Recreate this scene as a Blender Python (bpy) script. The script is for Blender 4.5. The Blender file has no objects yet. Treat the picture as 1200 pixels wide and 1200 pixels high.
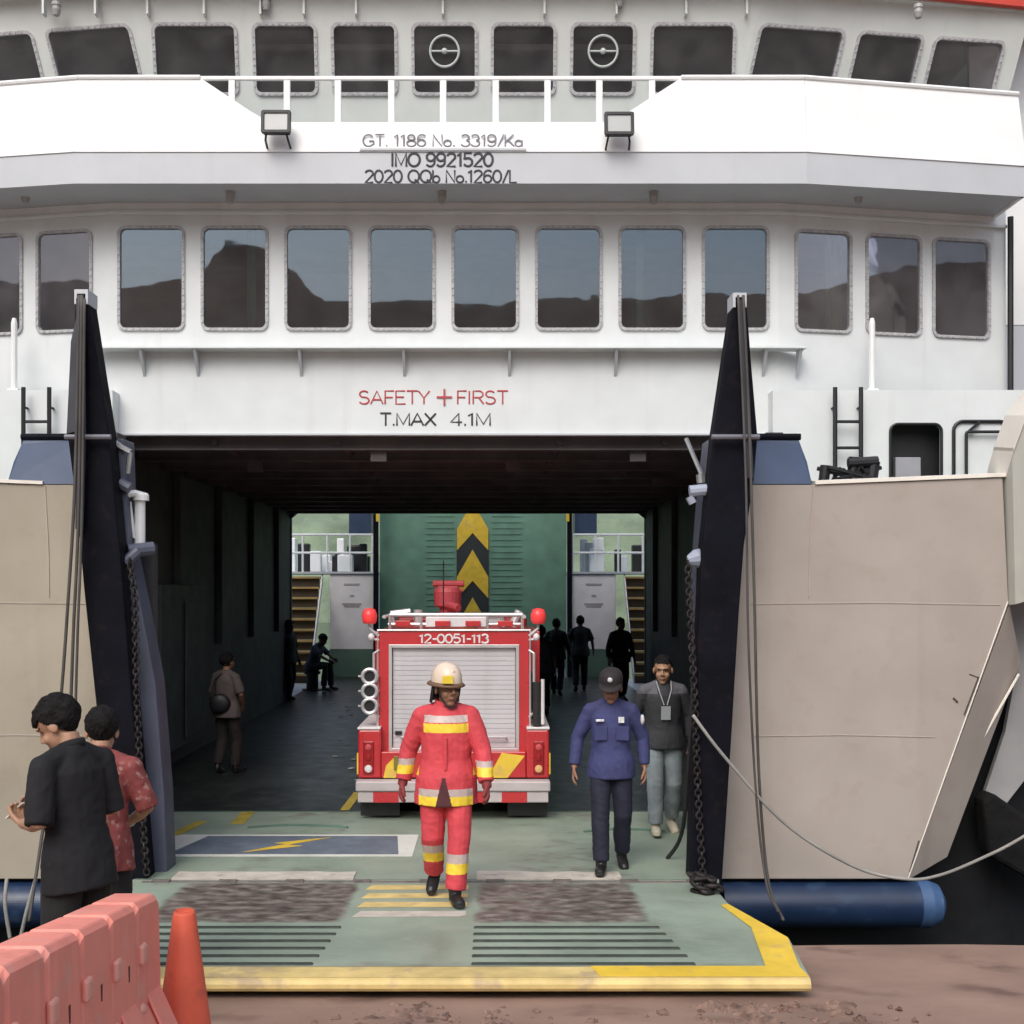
import bpy, bmesh, math, random
from mathutils import Vector, Matrix, noise
from mathutils.geometry import tessellate_polygon
random.seed(7)
R = math.radians
scene = bpy.context.scene
COL = scene.collection

# ------------------------------------------------------------------ camera, sky, sun, exposure
CZ, F, VX, VY = 2.44, 1400.0, 579.0, 685.0
cam = bpy.data.cameras.new('camera'); camo = bpy.data.objects.new('camera', cam); COL.objects.link(camo)
camo.location = (0, 0, CZ); camo.rotation_euler = (R(90), 0, 0)
cam.sensor_width = 36; cam.lens = 36 * F / 1200
cam.shift_x = (600 - VX) / 1200; cam.shift_y = (VY - 600) / 1200
cam.clip_start = 0.1; cam.clip_end = 3000
scene.camera = camo

SUN_EL, SUN_AZ = 46, 198       # degrees; azimuth clockwise from +Y: behind the camera, a little to its left
world = bpy.data.worlds.new('World'); scene.world = world; world.use_nodes = True
wn, wl = world.node_tree.nodes, world.node_tree.links
bg = wn['Background']
sky = wn.new('ShaderNodeTexSky'); sky.sky_type = 'NISHITA'; sky.sun_disc = False
sky.sun_elevation = R(SUN_EL); sky.sun_rotation = R(SUN_AZ); sky.dust_density = 3.5; sky.air_density = 1.2; sky.ozone_density = 1.0
hs = wn.new('ShaderNodeHueSaturation'); hs.inputs['Saturation'].default_value = 0.75
wl.new(sky.outputs[0], hs.inputs['Color']); wl.new(hs.outputs[0], bg.inputs[0])
bg.inputs[1].default_value = 0.15
sl = bpy.data.lights.new('sun', 'SUN'); sl.energy = 1.1; sl.angle = R(40); sl.color = (1, .985, .955)
so = bpy.data.objects.new('sun', sl); COL.objects.link(so)
az, el = R(SUN_AZ), R(SUN_EL)
sdir = Vector((math.sin(az) * math.cos(el), math.cos(az) * math.cos(el), math.sin(el)))
so.rotation_euler = sdir.to_track_quat('Z', 'Y').to_euler()
scene.view_settings.view_transform = 'Standard'; scene.view_settings.look = 'None'
scene.view_settings.exposure = 0.35; scene.view_settings.gamma = 1

# ------------------------------------------------------------------ helpers
SX = -0.564                     # the ferry's centre line
def P(px, py, d):               # a point of the plan at depth d
    return Vector(((px - VX) / F * d, d, CZ - (py - VY) / F * d))
def tag(o, label=None, cat=None, group=None, kind=None):
    if label: o['label'] = label
    if cat: o['category'] = cat
    if group: o['group'] = group
    if kind: o['kind'] = kind
    return o
def empty(name, loc=(0, 0, 0), rz=0, label=None, cat=None, group=None):
    o = bpy.data.objects.new(name, None); COL.objects.link(o); o.location = loc; o.rotation_euler = (0, 0, rz)
    o.empty_display_size = .2
    return tag(o, label, cat, group)
class B:
    """collects shapes into one mesh"""
    def __init__(s): s.bm = bmesh.new(); s.mi = 0
    def _f(s, vs):
        try:
            f = s.bm.faces.new(vs); f.material_index = s.mi; return f
        except ValueError: return None
    def v(s, p): return s.bm.verts.new(p)
    def hexa(s, a, b):          # two quads (lists of 4 points) joined
        A = [s.v(p) for p in a]; Bv = [s.v(p) for p in b]
        s._f(A[::-1]); s._f(Bv)
        for i in range(4): s._f([A[i], A[(i + 1) % 4], Bv[(i + 1) % 4], Bv[i]])
    def box(s, x0, x1, y0, y1, z0, z1):
        s.hexa([(x0, y0, z0), (x1, y0, z0), (x1, y1, z0), (x0, y1, z0)], [(x0, y0, z1), (x1, y0, z1), (x1, y1, z1), (x0, y1, z1)])
    def prism(s, pts, off):     # closed outline (3-D points) pushed by off
        off = Vector(off); a = [s.v(Vector(p)) for p in pts]; b = [s.v(Vector(p) + off) for p in pts]
        s._f(a); s._f(b[::-1]); n = len(pts)
        for i in range(n): s._f([a[(i + 1) % n], a[i], b[i], b[(i + 1) % n]])
    def tube(s, pts, r, seg=8, cap=True, closed=False, flat=None):
        pts = [Vector(p) for p in pts]; n = len(pts)
        rs = r if isinstance(r, (list, tuple)) else [r] * n
        rings = []; up = None
        for i, p in enumerate(pts):
            if closed: t = pts[(i + 1) % n] - pts[i - 1]
            else: t = (pts[min(i + 1, n - 1)] - pts[max(i - 1, 0)])
            t.normalize()
            if up is None:
                up = Vector((0, 0, 1)) if abs(t.z) < .9 else Vector((0, 1, 0))
            a = (up - t * up.dot(t)).normalized(); up = a; b = t.cross(a)
            ring = []
            for k in range(seg):
                w = 2 * math.pi * k / seg
                ring.append(s.v(p + (a * math.cos(w) * (flat or 1) + b * math.sin(w)) * rs[i]))
            rings.append(ring)
        for i in range(n if closed else n - 1):
            q = rings[(i + 1) % n]
            for k in range(seg):
                s._f([rings[i][k], rings[i][(k + 1) % seg], q[(k + 1) % seg], q[k]])
        if cap and not closed: s._f(rings[0][::-1]); s._f(rings[-1])
    def loft(s, secs, seg=20, power=2.0):    # horizontal ellipse sections (x,y,z,rx,ry)
        rings = []
        for (x, y, z, rx, ry) in secs:
            ring = []
            for k in range(seg):
                w = 2 * math.pi * k / seg; c, sn = math.cos(w), math.sin(w)
                c = math.copysign(abs(c) ** (2 / power), c); sn = math.copysign(abs(sn) ** (2 / power), sn)
                ring.append(s.v((x + rx * c, y + ry * sn, z)))
            rings.append(ring)
        for i in range(len(rings) - 1):
            for k in range(seg): s._f([rings[i][k], rings[i][(k + 1) % seg], rings[i + 1][(k + 1) % seg], rings[i + 1][k]])
        s._f(rings[0][::-1]); s._f(rings[-1])
    def ball(s, c, r, m=None, u=16, vv=10):
        rx, ry, rz = r if isinstance(r, (list, tuple)) else (r, r, r); c = Vector(c); m = m or Matrix.Identity(3)
        rows = []
        for i in range(1, vv):
            a = math.pi * i / vv
            rows.append([s.v(c + m @ Vector((rx * math.sin(a) * math.cos(2 * math.pi * k / u), ry * math.sin(a) * math.sin(2 * math.pi * k / u), rz * math.cos(a)))) for k in range(u)])
        top = s.v(c + m @ Vector((0, 0, rz))); bot = s.v(c - m @ Vector((0, 0, rz)))
        for k in range(u):
            s._f([top, rows[0][k], rows[0][(k + 1) % u]]); s._f([bot, rows[-1][(k + 1) % u], rows[-1][k]])
            for i in range(len(rows) - 1): s._f([rows[i][k], rows[i + 1][k], rows[i + 1][(k + 1) % u], rows[i][(k + 1) % u]])
    def lathe(s, c, prof, axis='z', seg=20):  # profile (r, h) round an axis through c
        c = Vector(c); rings = []
        for r, h in prof:
            ring = []
            for k in range(seg):
                w = 2 * math.pi * k / seg; a, b = r * math.cos(w), r * math.sin(w)
                ring.append(s.v(c + Vector({'z': (a, b, h), 'y': (a, h, b), 'x': (h, a, b)}[axis])))
            rings.append(ring)
        for i in range(len(rings) - 1):
            for k in range(seg): s._f([rings[i][k], rings[i][(k + 1) % seg], rings[i + 1][(k + 1) % seg], rings[i + 1][k]])
        s._f(rings[0][::-1]); s._f(rings[-1])
    def holed(s, o, u, v, outer, holes, n):   # flat sheet with holes: origin o, axes u v, thickness vector n
        o, u, v, n = Vector(o), Vector(u), Vector(v), Vector(n)
        loops = [outer] + holes; flat = [p for l in loops for p in l]
        tris = tessellate_polygon([[Vector((p[0], p[1], 0)) for p in l] for l in loops])
        a = [s.v(o + u * p[0] + v * p[1]) for p in flat]; b = [s.v(o + u * p[0] + v * p[1] + n) for p in flat]
        for t in tris:
            s._f([a[i] for i in t]); s._f([b[i] for i in t][::-1])
        k = 0
        for l in loops:
            m = len(l)
            for i in range(m): s._f([a[k + i], a[k + (i + 1) % m], b[k + (i + 1) % m], b[k + i]])
            k += m
    def done(s, name, mats, parent=None, bevel=0, smooth=False, label=None, segs=2, angle=40):
        bmesh.ops.recalc_face_normals(s.bm, faces=s.bm.faces)
        me = bpy.data.meshes.new(name); s.bm.to_mesh(me); s.bm.free()
        o = bpy.data.objects.new(name, me); COL.objects.link(o)
        for m in (mats if isinstance(mats, (list, tuple)) else [mats]): me.materials.append(m)
        if parent: o.parent = parent
        if bevel:
            md = o.modifiers.new('bevel', 'BEVEL'); md.width = bevel; md.segments = segs; md.limit_method = 'ANGLE'; md.angle_limit = R(angle)
        if smooth: me.polygons.foreach_set('use_smooth', [True] * len(me.polygons))
        if label: o['label'] = label
        return o
def rrect(x0, x1, y0, y1, r, n=5):
    pts = []
    for cx, cy, a in ((x1 - r, y1 - r, 0), (x0 + r, y1 - r, 90), (x0 + r, y0 + r, 180), (x1 - r, y0 + r, 270)):
        for k in range(n + 1):
            w = R(a + 90 * k / n); pts.append((cx + r * math.cos(w), cy + r * math.sin(w)))
    return pts
def arc(cx, cy, rx, ry, a0, a1, n=12):
    return [(cx + rx * math.cos(R(a0 + (a1 - a0) * k / n)), cy + ry * math.sin(R(a0 + (a1 - a0) * k / n))) for k in range(n + 1)]
OV = arc(.3, .5, .28, .48, 90, 450, 24)
GLYPH = {     # hand-made stroke letters: (advance, strokes) on a height of 1
    ' ': (.34, []), '.': (.22, [[(.1, .0), (.1, .13)]]), '-': (.46, [[(.06, .45), (.4, .45)]]), '/': (.46, [[(.04, -.02), (.42, 1.02)]]),
    '0': (.66, [OV]), '1': (.42, [[(.04, .78), (.24, 1), (.24, 0)]]), '2': (.66, [arc(.3, .72, .26, .26, 165, -20) + [(.04, 0), (.58, 0)]]),
    '3': (.64, [arc(.28, .75, .24, .24, 160, -75) + arc(.28, .27, .28, .27, 75, -160)]), '4': (.66, [[(.44, 0), (.44, 1), (.02, .28), (.6, .28)]]),
    '5': (.66, [[(.54, 1), (.12, 1), (.07, .54)] + arc(.3, .32, .28, .31, 125, -150)]), '6': (.66, [arc(.3, .3, .26, .29, 90, 450, 20), [(.05, .36)] + arc(.34, .62, .29, .37, 170, 40)]),
    '8': (.66, [arc(.3, .75, .22, .23, 90, 450, 20), arc(.3, .27, .28, .27, 90, 450, 20)]), '9': (.66, [arc(.3, .7, .26, .29, 90, 450, 20), [(.55, .64)] + arc(.26, .38, .29, .37, -10, -140)]),
    'A': (.74, [[(.0, 0), (.34, 1), (.68, 0)], [(.12, .32), (.56, .32)]]), 'E': (.64, [[(.56, 1), (.06, 1), (.06, 0), (.58, 0)], [(.06, .52), (.5, .52)]]), 'F': (.6, [[(.55, 1), (.06, 1), (.06, 0)], [(.06, .5), (.48, .5)]]),
    'G': (.82, [arc(.4, .5, .36, .49, 40, 320, 22) + [(.74, .22), (.74, .46), (.44, .46)]]), 'I': (.26, [[(.1, 0), (.1, 1)]]), 'K': (.68, [[(.06, 0), (.06, 1)], [(.6, 1), (.06, .36)], [(.24, .56), (.64, 0)]]), 'L': (.58, [[(.06, 1), (.06, 0), (.54, 0)]]),
    'M': (.84, [[(.06, 0), (.06, 1), (.4, .1), (.74, 1), (.74, 0)]]), 'N': (.74, [[(.06, 0), (.06, 1), (.64, 0), (.64, 1)]]), 'O': (.84, [arc(.4, .5, .37, .49, 90, 450, 24)]), 'Q': (.84, [arc(.4, .5, .37, .49, 90, 450, 24), [(.48, .24), (.76, -.04)]]),
    'R': (.7, [[(.06, 0), (.06, 1), (.36, 1)] + arc(.38, .75, .22, .25, 90, -90) + [(.06, .5)], [(.36, .5), (.64, 0)]]), 'S': (.68, [arc(.31, .75, .24, .24, 30, 250) + arc(.31, .26, .27, .26, 75, -155)]), 'T': (.66, [[(.02, 1), (.62, 1)], [(.32, 1), (.32, 0)]]),
    'X': (.68, [[(.02, 0), (.62, 1)], [(.02, 1), (.62, 0)]]), 'Y': (.66, [[(.0, 1), (.31, .46), (.62, 1)], [(.31, .46), (.31, 0)]]),
    'a': (.58, [arc(.24, .26, .22, .26, 0, 360, 18), [(.47, .54), (.47, 0)]]), 'b': (.58, [arc(.28, .27, .23, .27, 0, 360, 18), [(.05, 1), (.05, 0)]]), 'o': (.58, [arc(.26, .27, .24, .27, 0, 360, 18)])}
def lettering(name, text, loc, height, mat, parent, width, stroke=.012):
    """one mesh of weld-bead letters standing on the XZ plane, centred on loc, facing -Y"""
    x, st = 0, []
    for ch in text:
        adv, gl = GLYPH[ch]; st += [[(x + p[0], p[1]) for p in g] for g in gl]; x += adv
    xs = [p[0] for g in st for p in g]; x0, w = min(xs), max(xs) - min(xs); b = B()
    for g in st: b.tube([(((px - x0) / w - .5) * width, 0, pz * height) for px, pz in g], stroke, 6)
    for v in b.bm.verts: v.co.y *= .5
    o = b.done(name, mat, parent); o.location = loc
    return o

# ------------------------------------------------------------------ materials
def M(name, col, rough=.5, metal=0, var=.12, vs=2.5, streak=0, scol=(.2, .13, .08), sscale=(5, 5, .3), bump=0, bs=30, spec=.5, speck=0, speckcol=(.1, .05, .03), speckscale=14, coat=0, wave=0):
    m = bpy.data.materials.new(name); m.use_nodes = True; n, l = m.node_tree.nodes, m.node_tree.links
    p = n['Principled BSDF']; p.inputs['Roughness'].default_value = rough; p.inputs['Metallic'].default_value = metal
    p.inputs['Specular IOR Level'].default_value = spec; p.inputs['Coat Weight'].default_value = coat
    tc = n.new('ShaderNodeTexCoord')
    def nz(scale, det=4, mp=None):
        t = n.new('ShaderNodeTexNoise'); t.inputs['Scale'].default_value = scale; t.inputs['Detail'].default_value = det
        if mp:
            g = n.new('ShaderNodeMapping'); g.inputs['Scale'].default_value = mp; l.new(tc.outputs['Object'], g.inputs['Vector']); l.new(g.outputs[0], t.inputs['Vector'])
        else: l.new(tc.outputs['Object'], t.inputs['Vector'])
        return t.outputs['Fac']
    def ramp(s, a, b):
        r = n.new('ShaderNodeMapRange'); r.inputs['From Min'].default_value = a; r.inputs['From Max'].default_value = b; l.new(s, r.inputs['Value']); return r.outputs[0]
    def mix(f, a, b):
        x = n.new('ShaderNodeMix'); x.data_type = 'RGBA'
        if isinstance(f, float): x.inputs[0].default_value = f
        else: l.new(f, x.inputs[0])
        for s, i in ((a, 6), (b, 7)):
            if isinstance(s, tuple): x.inputs[i].default_value = (*s, 1)
            else: l.new(s, x.inputs[i])
        return x.outputs[2]
    c = mix(ramp(nz(vs, 6), .3, .7), tuple(min(1, k * (1 - var)) for k in col), tuple(min(1, k * (1 + var)) for k in col))
    if streak:
        f = ramp(nz(1, 6, sscale), .58, .8); mu = n.new('ShaderNodeMath'); mu.operation = 'MULTIPLY'; l.new(f, mu.inputs[0]); mu.inputs[1].default_value = streak
        c = mix(mu.outputs[0], c, scol)
    if speck:
        f = ramp(nz(speckscale, 8), .56, .68); mu = n.new('ShaderNodeMath'); mu.operation = 'MULTIPLY'; l.new(f, mu.inputs[0]); mu.inputs[1].default_value = speck
        c = mix(mu.outputs[0], c, speckcol)
    l.new(c, p.inputs['Base Color'])
    rr = n.new('ShaderNodeMapRange'); rr.inputs['To Min'].default_value = max(.02, rough - .12); rr.inputs['To Max'].default_value = min(1, rough + .12); l.new(nz(vs * 3, 5), rr.inputs['Value']); l.new(rr.outputs[0], p.inputs['Roughness'])
    if bump or wave:
        h = nz(bs, 5) if bump else nz(1.1, 2)
        if bump and wave:
            ad = n.new('ShaderNodeMath'); ad.operation = 'MULTIPLY_ADD'; l.new(nz(1.1, 2), ad.inputs[0]); ad.inputs[1].default_value = wave / bump; l.new(h, ad.inputs[2]); h = ad.outputs[0]
        b = n.new('ShaderNodeBump'); b.inputs['Strength'].default_value = 1; b.inputs['Distance'].default_value = bump or wave; l.new(h, b.inputs['Height']); l.new(b.outputs[0], p.inputs['Normal'])
    m.diffuse_color = (*col, 1)
    return m
def glass(name, tint=(.9, .89, .87), ior=1.75, gcol=(.64, .82, 1), film=.025):
    m = bpy.data.materials.new(name); m.use_nodes = True; n, l = m.node_tree.nodes, m.node_tree.links
    n.remove(n['Principled BSDF']); o = n['Material Output']
    fr = n.new('ShaderNodeFresnel'); fr.inputs['IOR'].default_value = ior
    t = n.new('ShaderNodeBsdfTransparent'); t.inputs[0].default_value = (*tint, 1)
    g = n.new('ShaderNodeBsdfGlossy'); g.inputs['Roughness'].default_value = .015; g.inputs['Color'].default_value = (*gcol, 1)  # gloss tinted blue to deepen the mirrored sky
    tc = n.new('ShaderNodeTexCoord'); nz = n.new('ShaderNodeTexNoise'); nz.inputs['Scale'].default_value = 1.7; nz.inputs['Detail'].default_value = 2
    l.new(tc.outputs['Object'], nz.inputs['Vector']); b = n.new('ShaderNodeBump'); b.inputs['Distance'].default_value = .0012; l.new(nz.outputs[0], b.inputs['Height']); l.new(b.outputs[0], g.inputs['Normal'])
    x = n.new('ShaderNodeMixShader'); l.new(fr.outputs[0], x.inputs[0]); l.new(t.outputs[0], x.inputs[1]); l.new(g.outputs[0], x.inputs[2])
    df = n.new('ShaderNodeBsdfDiffuse'); df.inputs['Color'].default_value = (.62, .6, .6, 1); y = n.new('ShaderNodeMixShader')      # diffuse veil added to lift the black panes to grey
    nd = n.new('ShaderNodeTexNoise'); nd.inputs['Scale'].default_value = 3; nd.inputs['Detail'].default_value = 6; l.new(tc.outputs['Object'], nd.inputs['Vector'])
    mr = n.new('ShaderNodeMapRange'); mr.inputs['From Min'].default_value = .3; mr.inputs['From Max'].default_value = .75; mr.inputs['To Min'].default_value = film * .55; mr.inputs['To Max'].default_value = film * 1.7; l.new(nd.outputs[0], mr.inputs['Value'])
    l.new(mr.outputs[0], y.inputs[0]); l.new(x.outputs[0], y.inputs[1]); l.new(df.outputs[0], y.inputs[2]); l.new(y.outputs[0], o.inputs[0])
    return m
def glow(name, col, e):
    m = M(name, col, .3); p = m.node_tree.nodes['Principled BSDF']; p.inputs['Emission Color'].default_value = (*col, 1); p.inputs['Emission Strength'].default_value = e; return m
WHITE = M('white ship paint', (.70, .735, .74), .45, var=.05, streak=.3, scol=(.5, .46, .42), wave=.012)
WHITE2 = M('brightened white ship paint', (.84, .86, .86), .4, var=.025, streak=.16, scol=(.6, .58, .54), wave=.006)
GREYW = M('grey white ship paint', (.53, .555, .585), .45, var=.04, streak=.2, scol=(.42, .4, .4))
FASC = M('pale grey green paint', (.6, .635, .61), .5, var=.05, streak=.2, scol=(.4, .4, .36))
BEIGE = M('beige hull paint', (.38, .337, .3), .55, var=.15, vs=.7, streak=.5, scol=(.25, .19, .15), sscale=(2.6, 2.6, .16), wave=.02, speck=.12, speckcol=(.3, .2, .15), speckscale=6)
BEIGE2 = M('khaki hull paint', (.37, .33, .26), .55, var=.15, vs=.7, streak=.35, scol=(.25, .21, .17), sscale=(3.2, 3.2, .25), wave=.02, speck=.12, speckcol=(.3, .2, .15), speckscale=6)
CREAM = M('cream rail paint', (.8, .76, .68), .5, var=.05, streak=.2)
NAVY = M('dark navy paint', (.004, .0045, .009), .7, var=.4, spec=.12, streak=.3, scol=(.014, .013, .016), speck=.3, speckcol=(.022, .015, .013))
BLUE = M('blue ship paint', (.036, .06, .12), .45, var=.12, streak=.3, scol=(.06, .08, .12))
RAILB = M('grey blue paint', (.075, .085, .125), .5, var=.2, streak=.35, scol=(.07, .06, .06))
FENDB = M('blue fender paint', (.012, .028, .07), .35, var=.3, speck=.4, speckcol=(.05, .09, .16), speckscale=5)
FENDC = M('worn blue paint', (.04, .085, .18), .5, var=.3, speck=.5, speckcol=(.12, .17, .25), speckscale=9)
BLACK = M('black paint', (.012, .012, .014), .5, var=.3)
RUBBER = M('black rubber', (.016, .016, .016), .75, var=.3, bump=.003)
HULLD = M('dark underwater hull', (.006, .007, .009), .6, var=.4, speck=.3, speckcol=(.015, .014, .012))
GASKET = M('grey window gasket', (.42, .42, .43), .5, var=.25, vs=20, speck=.5, speckcol=(.6, .6, .6), speckscale=60)
GLASS = glass('blue mirroring glass'); GLASSD = glass('veiled glass', (.92, .92, .92), 1.9, (.95, .93, 1), .06)
ROOMD = M('cabin lining', (.72, .64, .58), .8)
CURT = M('cream curtain', (.5, .5, .42), .8)
RED = M('red roof paint', (.6, .06, .035), .45)
LETR = M('red lettering', (.5, .07, .08), .5, var=.2); LETB = M('black lettering', (.035, .035, .045), .5); LETG = M('grey lettering', (.22, .22, .25), .5, var=.2)
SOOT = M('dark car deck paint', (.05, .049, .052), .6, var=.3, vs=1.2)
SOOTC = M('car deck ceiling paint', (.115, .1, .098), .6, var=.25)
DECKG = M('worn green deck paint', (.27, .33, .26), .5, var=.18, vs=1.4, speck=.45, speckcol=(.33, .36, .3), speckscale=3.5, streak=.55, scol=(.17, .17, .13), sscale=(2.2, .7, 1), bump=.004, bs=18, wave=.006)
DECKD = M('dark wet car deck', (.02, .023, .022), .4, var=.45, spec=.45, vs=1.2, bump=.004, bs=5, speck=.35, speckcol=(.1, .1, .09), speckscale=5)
GREENW = M('dark green wall paint', (.1, .17, .13), .5, var=.2)
RUST = M('rusty scuffed steel', (.155, .13, .118), .75, var=.45, vs=6, bump=.02, bs=16, speck=.7, speckcol=(.075, .048, .04), speckscale=6, streak=.6, scol=(.26, .24, .22), sscale=(1.2, 11, 3))
LIP = M('worn beige steel', (.55, .5, .43), .6, var=.15, vs=6, speck=.4, speckcol=(.2, .13, .1), speckscale=8)
YEL = M('yellow deck paint', (.78, .53, .05), .5, var=.12, vs=5, speck=.35, speckcol=(.42, .3, .18), speckscale=7)
YELW = M('worn yellow deck paint', (.66, .5, .2), .6, var=.2, vs=5, speck=.6, speckcol=(.38, .28, .2), speckscale=6)
YELD = M('old yellow paint', (.45, .35, .06), .6, var=.25, vs=6, speck=.4)
MARKW = M('white deck marking', (.66, .66, .6), .6, var=.1, speck=.3, speckcol=(.4, .42, .38))
MARKB = M('blue grey deck marking', (.13, .16, .2), .6, var=.2, vs=4, speck=.3, speckcol=(.24, .27, .28), speckscale=6)
def wear_material():
    m = M('scuffed green deck', (.27, .33, .26), .5, var=.18, vs=1.4, speck=.45, speckcol=(.33, .36, .3), speckscale=3.5, streak=.55, scol=(.17, .17, .13), sscale=(2.2, .7, 1), bump=.006, bs=18)
    n, l = m.node_tree.nodes, m.node_tree.links; p = n['Principled BSDF']; old = p.inputs['Base Color'].links[0].from_socket
    tc = n.new('ShaderNodeTexCoord')
    def nz(sc, det, mp):
        g = n.new('ShaderNodeMapping'); g.inputs['Scale'].default_value = mp; l.new(tc.outputs['Object'], g.inputs['Vector']); t = n.new('ShaderNodeTexNoise'); t.inputs['Scale'].default_value = sc; t.inputs['Detail'].default_value = det; l.new(g.outputs[0], t.inputs['Vector']); return t.outputs['Fac']
    at = n.new('ShaderNodeAttribute'); at.attribute_name = 'wear'
    ad = n.new('ShaderNodeMath'); ad.operation = 'ADD'; l.new(at.outputs['Fac'], ad.inputs[0]); l.new(nz(3.6, 8, (1, 1.5, 1)), ad.inputs[1])
    mr = n.new('ShaderNodeMapRange'); mr.inputs['From Min'].default_value = .8; mr.inputs['From Max'].default_value = 1.22; l.new(ad.outputs[0], mr.inputs['Value'])
    cr = n.new('ShaderNodeValToRGB'); e = cr.color_ramp.elements; e[0].position = .3; e[0].color = (.05, .036, .03, 1); e[1].position = .72; e[1].color = (.3, .27, .24, 1); x = e.new(.5); x.color = (.14, .112, .096, 1); l.new(nz(4.5, 9, (1.5, 2.4, 1)), cr.inputs[0])
    mx = n.new('ShaderNodeMix'); mx.data_type = 'RGBA'; l.new(mr.outputs[0], mx.inputs[0]); l.new(old, mx.inputs[6]); l.new(cr.outputs[0], mx.inputs[7]); l.new(mx.outputs[2], p.inputs['Base Color'])
    return m
WEAR = wear_material()
BARM = M('dark tread bar', (.035, .045, .035), .7, var=.3, vs=9)
STEEL = M('galvanised steel', (.45, .46, .47), .4, metal=.7, var=.15)
ROPE = M('grey rope', (.3, .29, .27), .9, var=.25, bump=.004, bs=120); ROPED = M('dark wire rope', (.07, .065, .06), .7, var=.3)
CHAINM = M('rusty chain steel', (.022, .018, .018), .6, metal=.4, var=.5, vs=12, speck=.4, speckcol=(.12, .1, .09))
GREENR = M('green raised ramp paint', (.15, .29, .215), .5, var=.15)  # greyed and lightened to stand for haze over the far end
STEPY = M('ochre step paint', (.42, .28, .1), .6, var=.2)
PINKW = M('dusty white paint', (.8, .76, .75), .5, var=.08)
# ------------------------------------------------------------------ the setting
def quay_z(d): return CZ - 2.47 - .12 * (d - 7.15) if d > 0 else CZ - 1.612
def quay():
    b = B(); ys = [-70, -30, -10, 0] + [k * .45 for k in range(1, 20)] + [8.85]
    xs = [-70, -25, -10] + [-6 + .5 * k for k in range(25)] + [10, 25, 70]
    ring = []
    for y in ys:
        row = []
        for x in xs:
            z = quay_z(y) + (noise.noise((x * .6, y * .6, 0)) * .02 if -7 < x < 7 and y > 1 else 0)
            yy = y + (noise.noise((x * 1.3, 3, 0)) * .03 if y > 8.5 else 0)
            row.append(b.v((x, yy, z)))
        ring.append(row)
    for i in range(len(ys) - 1):
        for k in range(len(xs) - 1): b._f([ring[i][k], ring[i][k + 1], ring[i + 1][k + 1], ring[i + 1][k]])
    low = [b.v((v.co.x, v.co.y, -4)) for v in ring[-1]]
    for k in range(len(xs) - 1): b._f([ring[-1][k], ring[-1][k + 1], low[k + 1], low[k]])
    m = M('reddish concrete quay', (.285, .182, .14), .62, var=.3, vs=.9, bump=.007, bs=9, speck=.75, speckcol=(.13, .075, .058), speckscale=1.7, streak=.3, scol=(.42, .32, .27), sscale=(.4, 3, 3))
    tag(b.done('quay', m), 'reddish brown sloping concrete quay in front of the ferry ramp', 'quay', kind='structure')
quay()
b = B(); b.box(-400, 400, 8.9, 900, -4.2, -1.35)
wm = M('dark harbour water', (.012, .02, .018), .12, var=.3, bump=.03, bs=2.2)
tag(b.done('water', wm), 'dark harbour water under and beside the ferry', 'water', kind='structure')
def ridge(name, ang0, ang1, dist, hfun, col, label, n=120, depth=60):
    b = B(); rows = []
    for j, (q, hh) in enumerate(((0, 0), (.15, .55), (.4, 1), (1, .7))):
        row = []
        for i in range(n + 1):
            a = R(ang0 + (ang1 - ang0) * i / n); rr = dist + depth * q
            h = hfun(ang0 + (ang1 - ang0) * i / n) * hh + (noise.noise((i * .45, j * 3, 5)) * .5 + noise.noise((i * 1.7, j, 9)) * .35 if hh else -2)
            row.append(b.v((math.sin(a) * rr, math.cos(a) * rr, h)))
        rows.append(row)
    for j in range(3):
        for i in range(n): b._f([rows[j][i], rows[j][i + 1], rows[j + 1][i + 1], rows[j + 1][i]])
    m = M(name + ' green', col, .9, var=.5, vs=.12, bump=.6, bs=.5)
    return tag(b.done(name, m), label, 'hill', kind='structure')
# hills behind the photographer: what the cabin windows mirror; and the wooded shore past the far end of the deck
ridge('hills', 100, 260, 150, lambda a: 50 + .8 * math.sin(a * .3) + 7 * min(1, max(0, (3.0 - abs(a - 193)) / 1.1)) * (1 + .25 * noise.noise((a * 1.9, 4, 0))) + 2.2 * noise.noise((a * .16, 0, 0)), (.27, .22, .17), 'wooded hills across the road behind the photographer')
ridge('far_shore', -50, 50, 120, lambda a: 16 + 5 * noise.noise((a * .1, 3, 0)), (.16, .21, .14), 'wooded shore beyond the far end of the ferry')

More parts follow.
